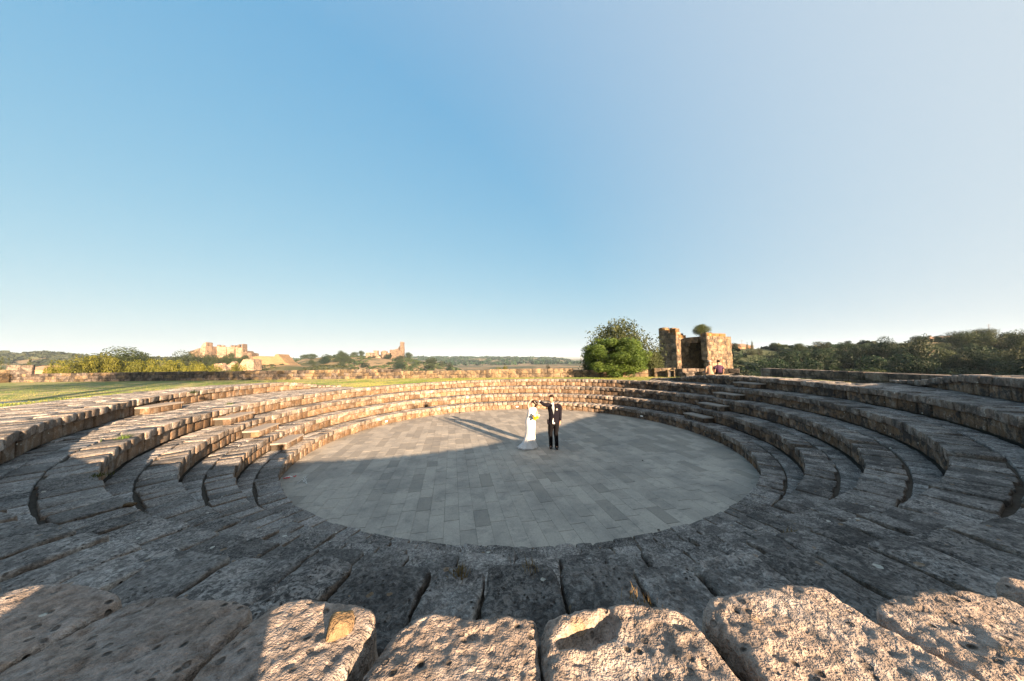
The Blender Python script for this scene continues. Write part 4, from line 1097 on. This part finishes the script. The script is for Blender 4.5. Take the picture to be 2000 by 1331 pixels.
b = MB(); b.ball((-.05, .022, 1.742), (.086, .094, .078), 14, 10); b.ball((-.03, .045, 1.69), (.066, .062, .08), 10, 6); part(b, 'hair', M['hair'], gr)
b = MB(); b.ell([(.005, 0, .86, .195, .125), (.005, 0, .95, .185, .125), (.01, 0, 1.08, .175, .122), (.015, 0, 1.22, .192, .132), (.012, 0, 1.34, .212, .135), (.005, 0, 1.43, .205, .118), (-.01, 0, 1.485, .13, .085), (-.03, 0, 1.52, .075, .065)], 24, False)
b.tube([(-.15, 0, 1.46), (-.24, -.01, 1.468), (-.33, -.02, 1.49), (-.40, -.02, 1.545), (-.465, -.02, 1.595)], [.078, .068, .06, .052, .046], 12)
b.tube([(.17, 0, 1.45), (.215, .01, 1.36), (.225, .03, 1.17), (.22, 0, 1.05), (.215, -.02, .935)], [.088, .078, .064, .055, .048], 12)
b.ball((.15, 0, 1.44), (.075, .085, .07), 10, 7); b.ball((-.135, 0, 1.45), (.08, .085, .075), 10, 7)
b.box((-.20, -.03, .90), (.05, .16, .14)); part(b, 'jacket', M['suit'], gr)
b = MB(); b.add([(-.05, -.145, 1.50), (-.075, -.155, 1.40), (-.015, -.158, 1.16), (.02, -.155, 1.36), (.005, -.14, 1.50), (-.05, -.12, 1.50), (.005, -.11, 1.50)], [(0, 1, 2, 3, 4), (0, 4, 6, 5)]); part(b, 'waistcoat', M['waistcoat'], gr, False)
b = MB(); b.add([(-.045, -.16, 1.51), (-.035, -.163, 1.38), (-.02, -.163, 1.28), (0, -.163, 1.40), (.0, -.155, 1.51)], [(0, 1, 2, 3, 4)]); b.add([(-.035, -.142, 1.05), (-.07, -.14, .92), (-.04, -.146, .87), (-.02, -.146, .93), (-.02, -.146, 1.03)], [(0, 1, 2, 3, 4)])
b.tube([(-.455, -.02, 1.588), (-.485, -.02, 1.605)], [.042, .040], 10); b.ell([(-.035, -.01, 1.50, .072, .066), (-.04, -.015, 1.545, .064, .06)], 14); part(b, 'shirt', M['shirt'], gr, False)
b = MB(); b.box((-.02, -.135, .875), (.075, .02, .05)); part(b, 'belt_buckle', M['shirt'], gr, False)
for sg in (-1, 1):
    b = MB(); b.add([(-.03 + sg * .035, -.150, 1.50), (-.02 + sg * .085, -.150, 1.42), (-.02 + sg * .015, -.164, 1.15), (-.03 + sg * .055, -.158, 1.36)], [(0, 1, 2, 3)]); part(b, 'lapel', M['suit'], gr, False)
b = MB(); b.ell([(0, 0, .80, .165, .115), (0, 0, .90, .168, .118), (0, 0, .98, .165, .115)], 20)
b.ell([(-.115, .03, .035, .064, .075), (-.115, .035, .30, .066, .070), (-.125, .02, .52, .078, .082), (-.105, .01, .72, .098, .10), (-.09, 0, .86, .10, .11)], 14)
b.ell([(.073, -.05, .035, .064, .075), (.07, -.035, .30, .066, .070), (.06, -.02, .52, .078, .082), (.08, -.01, .72, .098, .10), (.08, 0, .86, .10, .11)], 14); part(b, 'trousers', M['trouser'], gr)
for x, y in ((-.135, -.04), (.065, -.14)):
    b = MB(); b.ball((x, y + .01, .04), (.046, .13, .042), 12, 6); b.box((x, y + .07, .012), (.075, .08, .024)); part(b, 'shoe', M['shoe'], gr)
b = MB(); 
for i in range(5): b.ball((.095 + .018 * math.cos(i * 1.26), -.155, 1.335 + .018 * math.sin(i * 1.26)), .017, 6, 4)
bt = part(b, 'boutonniere', M['petal'], gr); b = MB(); b.tube([(.095, -.15, 1.35), (.10, -.155, 1.385)], .006, 5); b.tube([(.095, -.15, 1.33), (.075, -.155, 1.37)], .006, 5); part(b, 'sprig', M['stem'], bt)
# the bride
bp_ = PZ(1036, 875.5, 0); br = empty('person', bp_, 'woman in a long white lace dress with a train, one arm over her head', 'person')
face_b = (-.72, -.45, .25); hcb = (.12, -.01, 1.50)
ch = [[(.02, 0, .95, .12, 'pelvis'), (.04, 0, 1.10, .10), (.08, 0, 1.27, .11, 'chest'), (.10, 0, 1.38, .05), (.115, 0, 1.44, .062), (*hcb, .088, 'head'), (.13, 0, 1.56, .070)],
      ['pelvis', (-.06, 0, .85, .08), (-.06, 0, .48, .055), (-.06, .02, .10, .038), (-.07, -.06, .035, .03)],
      ['pelvis', (.09, 0, .85, .08), (.07, 0, .48, .055), (.08, 0, .10, .038), (.07, -.10, .035, .03)],
      ['chest', (-.03, 0, 1.33, .048), (-.065, -.03, 1.50, .036), (.05, -.03, 1.635, .027), (.125, -.03, 1.665, .024, 'hl')],
      ['chest', (.215, 0, 1.32, .048), (.27, -.02, 1.12, .034), (.215, -.14, 1.04, .024, 'hr')]]
ch += hand((.125, -.03, 1.665), (1, 0, .25), (0, -1, 0), .6, 'hl') + hand((.215, -.14, 1.04), (-.3, -.9, .35), (.2, 0, 1), .8, 'hr') + face_bits(hcb, face_b, .088)
skin_body('body', ch, M['skin_pale'], br); eyes(br, hcb, face_b, .088)
b = MB(); b.ball((.15, .015, 1.535), (.098, .10, .085), 12, 8); b.ball((.215, .03, 1.47), (.06, .06, .075), 10, 6); b.ball((.20, .02, 1.40), (.04, .045, .07), 8, 6); b.ball((.235, .0, 1.55), (.04, .04, .04), 8, 5); hb = part(b, 'hair', M['hair'], br)
b = MB()
for q in ((.19, -.07, 1.56), (.22, -.04, 1.52), (.17, -.08, 1.595)): b.ball(q, .012, 6, 4)
part(b, 'hair_flower', M['petal'], hb)
def dress(rings, n=44):
    out = []
    for (cx, cy, z, rx, ry, fold) in rings:
        out.append([(cx + rx * math.cos(t) * (1 + fold * math.sin(t * 9 + z)), cy + ry * math.sin(t) * (1 + fold * math.sin(t * 9 + z)), z + (fold * .12 * math.sin(t * 7) if z < .1 else 0)) for t in [2 * math.pi * j / n for j in range(n)]])
    return out
b = MB(); b.loft(dress([(-.10, .04, .012, .36, .30, .06), (-.075, .03, .06, .315, .26, .06), (-.04, .02, .18, .235, .20, .05), (-.01, .01, .34, .185, .165, .035), (.01, 0, .52, .160, .145, .02), (.02, 0, .72, .168, .145, .01), (.02, 0, .90, .178, .148, .004), (.025, 0, 1.0, .160, .130, 0), (.04, 0, 1.10, .128, .108, 0), (.06, 0, 1.2, .138, .125, 0), (.08, -.01, 1.28, .148, .135, 0), (.09, 0, 1.34, .142, .105, 0), (.10, 0, 1.385, .10, .075, 0)]), True); part(b, 'dress', M['lace'], br)
b = MB(); tr = []
for i in range(7):
    t = i / 6; tr.append((-.16 - .20 * t, .05 + .14 * t, .028 - .012 * t))
rows_ = []
for i, (x, y, z) in enumerate(tr):
    w = .26 + .02 * math.sin(i * 2); rows_.append([(x + j * .02 * math.cos(i), y + w * (j - 3) / 3, z + .012 + .012 * math.sin(j * 2.1 + i) - .01 * abs(j - 3) / 3) for j in range(7)] + [(x, y + w * (3 - j) / 3 , z - .012) for j in range(7)])
b.loft(rows_, True); part(b, 'train', M['lace'], br)
b = MB(); b.ell([(.04, 0, 1.045, .150, .124), (.04, 0, 1.075, .140, .118), (.045, 0, 1.105, .136, .114)], 24, False); part(b, 'sash', M['sash'], br)
# the bouquet in her hand
bq = gp * 0 + bp_ + Vector((.19, -.24, 1.10)); t = empty('bouquet', bq, 'round bouquet of yellow sunflowers and white blooms in her hand', 'bouquet')
b = MB(); b.tube([(0, .06, -.14), (0, .04, -.05), (0, 0, 0)], [.018, .018, .03], 7); part(b, 'stems', M['stem'], t)
fl = [(math.cos(i * 2.4) * (.035 + .012 * i) * .8, -.03 - .02 * math.sin(i), math.sin(i * 2.4) * (.035 + .012 * i) * .8 + .02) for i in range(9)]
for i, c in enumerate(fl):
    b = MB()
    for j in range(7):
        a = j * .9; d = Vector((math.cos(a), -.25, math.sin(a))); b.ball(Vector(c) + d * .026, (.016, .012, .016), 5, 4)
    f_ = part(b, 'flower', M['yellow'] if i % 5 in (0, 2, 4) else M['petal'], t, True); b = MB(); b.ball(Vector(c) + Vector((0, -.014, 0)), .014, 6, 4); part(b, 'flower_centre', M['hair'] if i % 5 in (0, 2, 4) else M['stem'], f_)
b = MB()
for j in range(10):
    a = j * .63; b.add([(0, 0, 0), (math.cos(a) * .07 - .02, .0, math.sin(a) * .07 + .03), (math.cos(a) * .095, .01, math.sin(a) * .095), (math.cos(a) * .07 + .02, 0.012, math.sin(a) * .07 - .02)], [(0, 1, 2, 3)])
part(b, 'leaves', M['stem'], t, False)
# two visitors sitting with their backs to us near the gate tower
def sitter(p, sex, label):
    root = empty('person', p, label, 'person'); hc = (0, .03, .80)
    ch = [[(0, 0, .10, .13, 'pelvis'), (0, .0, .26, .12), (0, .02, .46, .13, 'chest'), (0, .03, .60, .055), (0, .03, .70, .07), (*hc, .09, 'head'), (0, .03, .86, .07)],
          ['pelvis', (-.10, .18, .10, .085), (-.11, .44, .08, .06), (-.11, .47, -.32, .045), (-.11, .58, -.38, .035)], ['pelvis', (.10, .18, .10, .085), (.11, .44, .08, .06), (.11, .47, -.32, .045), (.11, .58, -.38, .035)],
          ['chest', (-.19, .02, .52, .055), (-.27, .0, .28, .042), (-.24, .10, .06, .028, 'hl')], ['chest', (.19, .02, .52, .055), (.29, .0, .30, .042), (.30, .06, .06, .028, 'hr')]]
    ch += hand((-.24, .10, .06), (.3, 1, -.2), (1, 0, 0), .5, 'hl') + hand((.30, .06, .06), (0, .5, -1), (0, 1, .3), .5, 'hr') + face_bits(hc, (0, 1, 0), .09)
    skin_body('body', ch, M['skin'], root); eyes(root, hc, (0, 1, 0), .09)
    if sex == 'm':
        b = MB(); b.ball((0, .02, .84), (.095, .11, .085), 12, 8); part(b, 'hair', M['hair'], root)
        b = MB(); b.ell([(0, 0, .10, .18, .14), (0, 0, .28, .175, .135), (0, .01, .46, .215, .14), (0, .02, .55, .20, .12), (0, .02, .60, .10, .08)], 20); b.tube([(-.17, .02, .53), (-.23, .01, .42), (-.26, 0, .33)], [.075, .068, .062], 10); b.tube([(.17, .02, .53), (.24, .01, .42), (.28, 0, .34)], [.075, .068, .062], 10); part(b, 'shirt', M['purple'], root)
        b = MB(); b.ell([(0, 0, 0, .19, .15), (0, 0, .12, .185, .148)], 18)
        for sg in (-1, 1): b.tube([(sg * .09, 0, .08), (sg * .11, .44, .09), (sg * .11, .48, -.30)], [.11, .08, .065], 10)
        part(b, 'trousers', M['trouser'], root)
    else:
        b = MB(); b.ball((0, .02, .80), (.10, .11, .10), 12, 8); b.ball((0, -.05, .70), (.08, .05, .10), 8, 6); part(b, 'hair', M['beige'], root)
        b = MB(); b.ell([(0, .02, .845, .15, .15), (0, .02, .86, .15, .15), (0, .02, .865, .10, .10), (0, .02, .93, .085, .085)], 20); part(b, 'sun_hat', M['hat'], root)
        b = MB(); b.ell([(0, .04, -.05, .26, .24), (0, 0, .10, .21, .17), (0, 0, .28, .16, .13), (0, .01, .46, .19, .13), (0, .02, .55, .18, .11), (0, .02, .61, .08, .07)], 22)
        for sg in (-1, 1): b.tube([(sg * .09, 0, .08), (sg * .12, .46, .09), (sg * .12, .50, -.25)], [.13, .12, .11], 10)
        part(b, 'dress', M['beige'], root)
    return root
sm = P(1405, 731, 19.3); sw = P(1387.5, 732, 19.5)
zb_ = 1.92
bn = empty('stone_bench', ((sm.x + sw.x) / 2 + .05, (sm.y + sw.y) / 2 - .02, zb_ - .26), 'low stone bench under the two seated visitors', 'bench')
b = MB(); b.box((0, 0, .20), (1.5, .42, .10)); b.build('seat', M['wall'], bn)
for sg in (-1, 1): b = MB(); b.box((sg * .55, 0, .03), (.18, .34, .24)); b.build('leg', M['wall'], bn)
sitter((sm.x, sm.y, zb_ - .03), 'm', 'man in a dark purple shirt seated with his back turned near the gate tower')
sitter((sw.x, sw.y, zb_ - .05), 'f', 'woman in a beige dress and grey hat seated beside the man in purple')
# the photographer, crouching behind the camera
pz = 6 * H; ph = empty('person', (0, CAM.y - .42, pz), 'photographer crouching on the topmost ring, just outside the photo', 'person')
ch = [[(0, -.22, .22, .14, 'pelvis'), (0, -.10, .38, .14), (0, .02, .50, .14, 'chest'), (0, .12, .56, .06), (0, .20, .60, .075), (0, .24, .66, .10, 'head')],
      ['pelvis', (-.13, -.10, .24, .09), (-.20, .10, .36, .06), (-.18, -.02, .07, .045), (-.18, .10, .04, .035)], ['pelvis', (.13, -.10, .24, .09), (.20, .10, .36, .06), (.18, -.02, .07, .045), (.18, .10, .04, .035)],
      ['chest', (-.19, .06, .48, .06), (-.21, .20, .33, .045), (-.09, .31, .44, .03, 'hl')], ['chest', (.19, .06, .48, .06), (.21, .20, .33, .045), (.09, .31, .44, .03, 'hr')]]
ch += hand((-.09, .31, .44), (1, .15, .3), (0, .3, 1), .4, 'hl') + hand((.09, .31, .44), (-1, .15, .3), (0, .3, 1), .4, 'hr')
skin_body('body', ch, M['suit'], ph); b = MB(); b.ball((0, .22, .70), (.105, .11, .08), 10, 6); part(b, 'hair', M['hair'], ph)
cb = empty('camera_body', (0, CAM.y - .075, CAM.z - .01), 'black camera held by the crouching photographer', 'camera'); b = MB(); b.box((0, 0, 0), (.14, .06, .10)); b.box((0, 0, .06), (.05, .05, .03)); b.build('camera_case', M['black'], cb)


# ------------------------------------------------------------------ small things
def tuft(p, n, h, w, mat, label, name='weed', cat='weed', spread=.05):
    pts = [(random.gauss(0, spread), random.gauss(0, spread), -.01) for _ in range(n)]
    V, Fc, tv = blades(pts, h * .5, h, w, .9); me = mesh('blades', V, Fc, M[mat]); tint(me, tv)
    t = empty(name, p, label, cat); obj('blades', me, t, p)
tuft(PZ(1245, 1170, 6 * H - .03), 60, .022, .001, 'straw', 'dry straw tuft at the edge of the sunlit foreground blocks', spread=.018)
tuft(PZ(1570, 1056, 3 * H), 160, .09, .004, 'straw', 'bed of orange dry straw in a gap of the right tiers', spread=.07)
tuft(PZ(812, 797, H + .02), 120, .30, .006, 'bark', 'dead dark weed on the lowest ring at the far left', spread=.09)
tuft(PZ(240, 856, 4 * H), 60, .09, .005, 'leaf_bush', 'green weed on the fourth ring edge near the left shade line', spread=.05)
tuft(PZ(448, 790, 4 * H), 60, .10, .006, 'leaf_bush', 'green weed on the coping of the fourth ring behind the left stairs', spread=.05)
tuft(PZ(408, 831, 3 * H), 80, .10, .006, 'leaf_lime', 'bright yellow-green weed at the foot of the third riser, left', spread=.06)
tuft(PZ(378, 768, 5 * H), 70, .16, .008, 'leaf_oak', 'small dark plant growing from the coping of the fifth ring, left', spread=.05)
tuft(PZ(195, 929, 4 * H), 60, .06, .004, 'leaf_lime', 'yellowish weed at the bend of the fourth ring on the left', spread=.04)
tuft(PZ(1034, 1112, 5 * H), 70, .05, .002, 'straw', 'dry straw in the joint left of the pitted cavity block', spread=.02)
tuft(PZ(900, 1118, 5 * H), 60, .05, .002, 'straw', 'dry straw in the joint near the middle of the foreground', spread=.02)
tuft(PZ(1110, 792, H + .02), 60, .07, .006, 'leaf_bush', 'green weed on the lowest ring right of the groom', spread=.08)
# ochre lump of freshly broken stone in the foreground
V, Fc = rbox((.042, .046, .035), (16, 16, 12), .013, .024, 77, fine=.006, pits=1)
lp = PZ(668, 1216, 6 * H); o = obj('stone_lump', mesh('stone_lump', [tuple(v) for v in V], Fc, M['ochre'], True), None, (lp.x, lp.y, 6 * H - .005)); o.rotation_euler = (0, .1, .5)
tag(o, 'ochre lump of freshly broken stone on the corner of a foreground block', 'stone')
for i, (x, y, k) in enumerate(((256, 988, 3), (492, 1048, 5), (560, 1028, 4), (1545, 1010, 2), (1333, 1037, 1))):
    pass
for x, y, k, s in ((256, 988, 4, 'small pinkish stone chip lying on the fourth ring at left'), (1286, 1036, 0, 'dark pebble on the floor near the lower right edge'), (1255, 900, 0, 'tiny stone chip on the shaded floor to the right')):
    V, Fc = rbox((.09 if k else .04, .05 if k else .03, .03), (4, 4, 3), .012, .012, x, fine=.003); q = PZ(x, y, k * H)
    tag(obj('stone_chip', mesh('stone_chip', [tuple(v) for v in V], Fc, M['ochre' if k else 'coping'], True), None, (q.x, q.y, q.z + .012)), s, 'stone chip')
# floor lights set into the lowest riser
for x, y, s in ((1010, 794, 'white recessed light plate in the lowest riser left of the bride'), (1246, 811, 'recessed light plate in the shaded lowest riser beyond the groom'), (772, 822, 'recessed light plate in the sunlit lowest riser at the far left')):
    q = PZ(x, y + 2, .18); a = math.atan2(q.y, q.x); r = R1 + .052
    t = empty('recessed_light', (r * math.cos(a), r * math.sin(a), .15), s, 'light'); t.rotation_euler = (0, 0, a - math.pi / 2)
    b = MB(); b.box((0, 0, 0), (.19, .03, .10)); part(b, 'frame', M['black'], t, False); b = MB(); b.box((0, -.012, 0), (.15, .022, .065)); part(b, 'plate', M['white'], t, False)
# crumpled litter and chalk marks
q = PZ(563, 935, 0); t = empty('litter', q, 'crumpled red and silver wrapper on the floor at the left edge', 'litter')
b = MB(); g = random.Random(5)
def crumple(x0, y0, w, l, az, n=7):
    rows = []
    for i in range(n + 1):
        u = l * (i / n - .5); rows.append([(x0 + u * math.cos(az) - (j / 3 - .5) * w * math.sin(az), y0 + u * math.sin(az) + (j / 3 - .5) * w * math.cos(az), .02 + g.random() * .035) for j in range(4)])
    V = [v for r_ in rows for v in r_]; return V, [(i * 4 + j, i * 4 + j + 1, i * 4 + j + 5, i * 4 + j + 4) for i in range(n) for j in range(3)]
M['redfoil'] = flat('red_wrapper', (.65, .04, .06), .4, .1); M['silver'] = flat('silver_wrapper', (.6, .6, .6), .35, .1)
b.add(*crumple(.0, -.06, .035, .14, .6)); b.add(*crumple(.13, .06, .03, .07, 1.1)); part(b, 'red_wrapper', M['redfoil'], t, False)
b = MB(); b.add(*crumple(-.02, .03, .06, .16, .25)); part(b, 'silver_wrapper', M['silver'], t, False)
M['chalk'] = flat('chalk', (.48, .48, .46), .9, .1, 60)
b = MB()
pts_ = [PZ(x, y, .006) for x, y in ((580, 945), (590, 936), (600, 946), (597, 938), (592, 932), (598, 930), (592, 942), (600, 934))]
for i in range(len(pts_) - 1):
    a_, c_ = pts_[i], pts_[i + 1]; d = (c_ - a_); nn = Vector((-d.y, d.x, 0)).normalized() * .006; b.add([a_ - nn, a_ + nn, c_ + nn, c_ - nn], [(0, 1, 2, 3)])
tag(b.build('chalk_drawing', M['chalk']), 'faint white chalk scribble on the floor at the left', 'chalk drawing')
b = MB(); 
for k in range(7):
    a_ = PZ(1097 + k * 3, 861.5 + random.uniform(-.6, .6), .006); c_ = a_ + Vector((random.uniform(.05, .14), random.uniform(-.03, .05), 0)); d = c_ - a_; nn = Vector((-d.y, d.x, 0)).normalized() * .013; b.add([a_ - nn, a_ + nn, c_ + nn, c_ - nn], [(0, 1, 2, 3)])
tag(b.build('chalk_smear', M['chalk']), 'white chalk smear on the floor to the right of the groom', 'chalk mark')
# scraps of paper along the foot of the right risers
for x, y, s in ((1337, 835, 'white paper scrap at the foot of the lowest riser, farther one'), (1346, 838, 'white paper scrap at the foot of the lowest riser, second one'), (1392, 854, 'white paper scrap at the foot of the lowest riser, nearer pair'), (1400, 857, 'long white paper scrap at the foot of the lowest riser, nearest one')):
    q = PZ(x, y, .01); b = MB(); b.box((0, 0, .004), (.06, .03, .008), random.random() * 3); tag(b.build('paper_scrap', M['white'], None, q), s, 'litter')
# street lamp and tall pines standing outside the photo, which throw shadows into it
for i in range(11):  # unseen trees added to keep sun off the wooded slope
    Lt = 48 + i * 19; s_ = 35 + (Lt - 50) * .34
    tree('wood', (.79 * Lt + .61 * s_, .61 * Lt - .79 * s_, -6), 21, 20, 'added tree out of view to the right, shading the wooded slope', 'added trees out of view that shade the wooded slope', low=.1)
lb = PZ(914, 866, 0) - PZ(818, 804, 0)
tip = PZ(816, 800, .10); tp = tip + sd * 30; 
zt_ = tp.z; t = empty('street_lamp', (tp.x, tp.y, 2.0), 'slim dark lamp post standing behind the photographer', 'street lamp')
b = MB(); b.tube([(0, 0, -.5), (0, 0, zt_ - 2.0)], [.06, .045], 8); b.build('pole', M['black'], t); b = MB(); b.ball((0, 0, zt_ - 1.95), (.2, .2, .16), 10, 6); b.build('lamp_head', M['black'], t)
q0 = PZ(592, 741, 1.66)
nrm_ = Vector((.79, .61, 0)); 
for i, (lat, al_, r_) in enumerate(((-9.6, 52, 20), (-26.0, 50, 13), (-37.0, 47, 13))):
    base = q0 + nrm_ * (lat - .6) + Vector((.61, -.79, 0)) * al_
    zc = 1.9 + .229 * al_
    tree('umb', (base.x, base.y, 1.4), r_, zc * 1.12 + 1.2, ['umbrella pine behind the photographer, nearest the lamp post', 'umbrella pine behind the photographer, middle one', 'umbrella pine behind the photographer, farthest left'][i], name='umbrella_pine', low=.74, v=i % 2)


# ------------------------------------------------------------------ haze
hm = bpy.data.materials.new('haze'); hm.use_nodes = True; nt = hm.node_tree; nt.nodes.remove(nt.nodes['Principled BSDF'])
pv = nt.nodes.new('ShaderNodeVolumePrincipled'); pv.inputs['Color'].default_value = (.62, .80, .97, 1); pv.inputs['Density'].default_value = 1.15e-4; pv.inputs['Anisotropy'].default_value = .0
nt.links.new(pv.outputs[0], nt.nodes['Material Output'].inputs['Volume'])
b = MB(); b.box((0, 0, 72), (44000, 44000, 180)); hz = b.build('haze', hm); tag(hz, 'thin evening haze over the hills', kind='stuff')
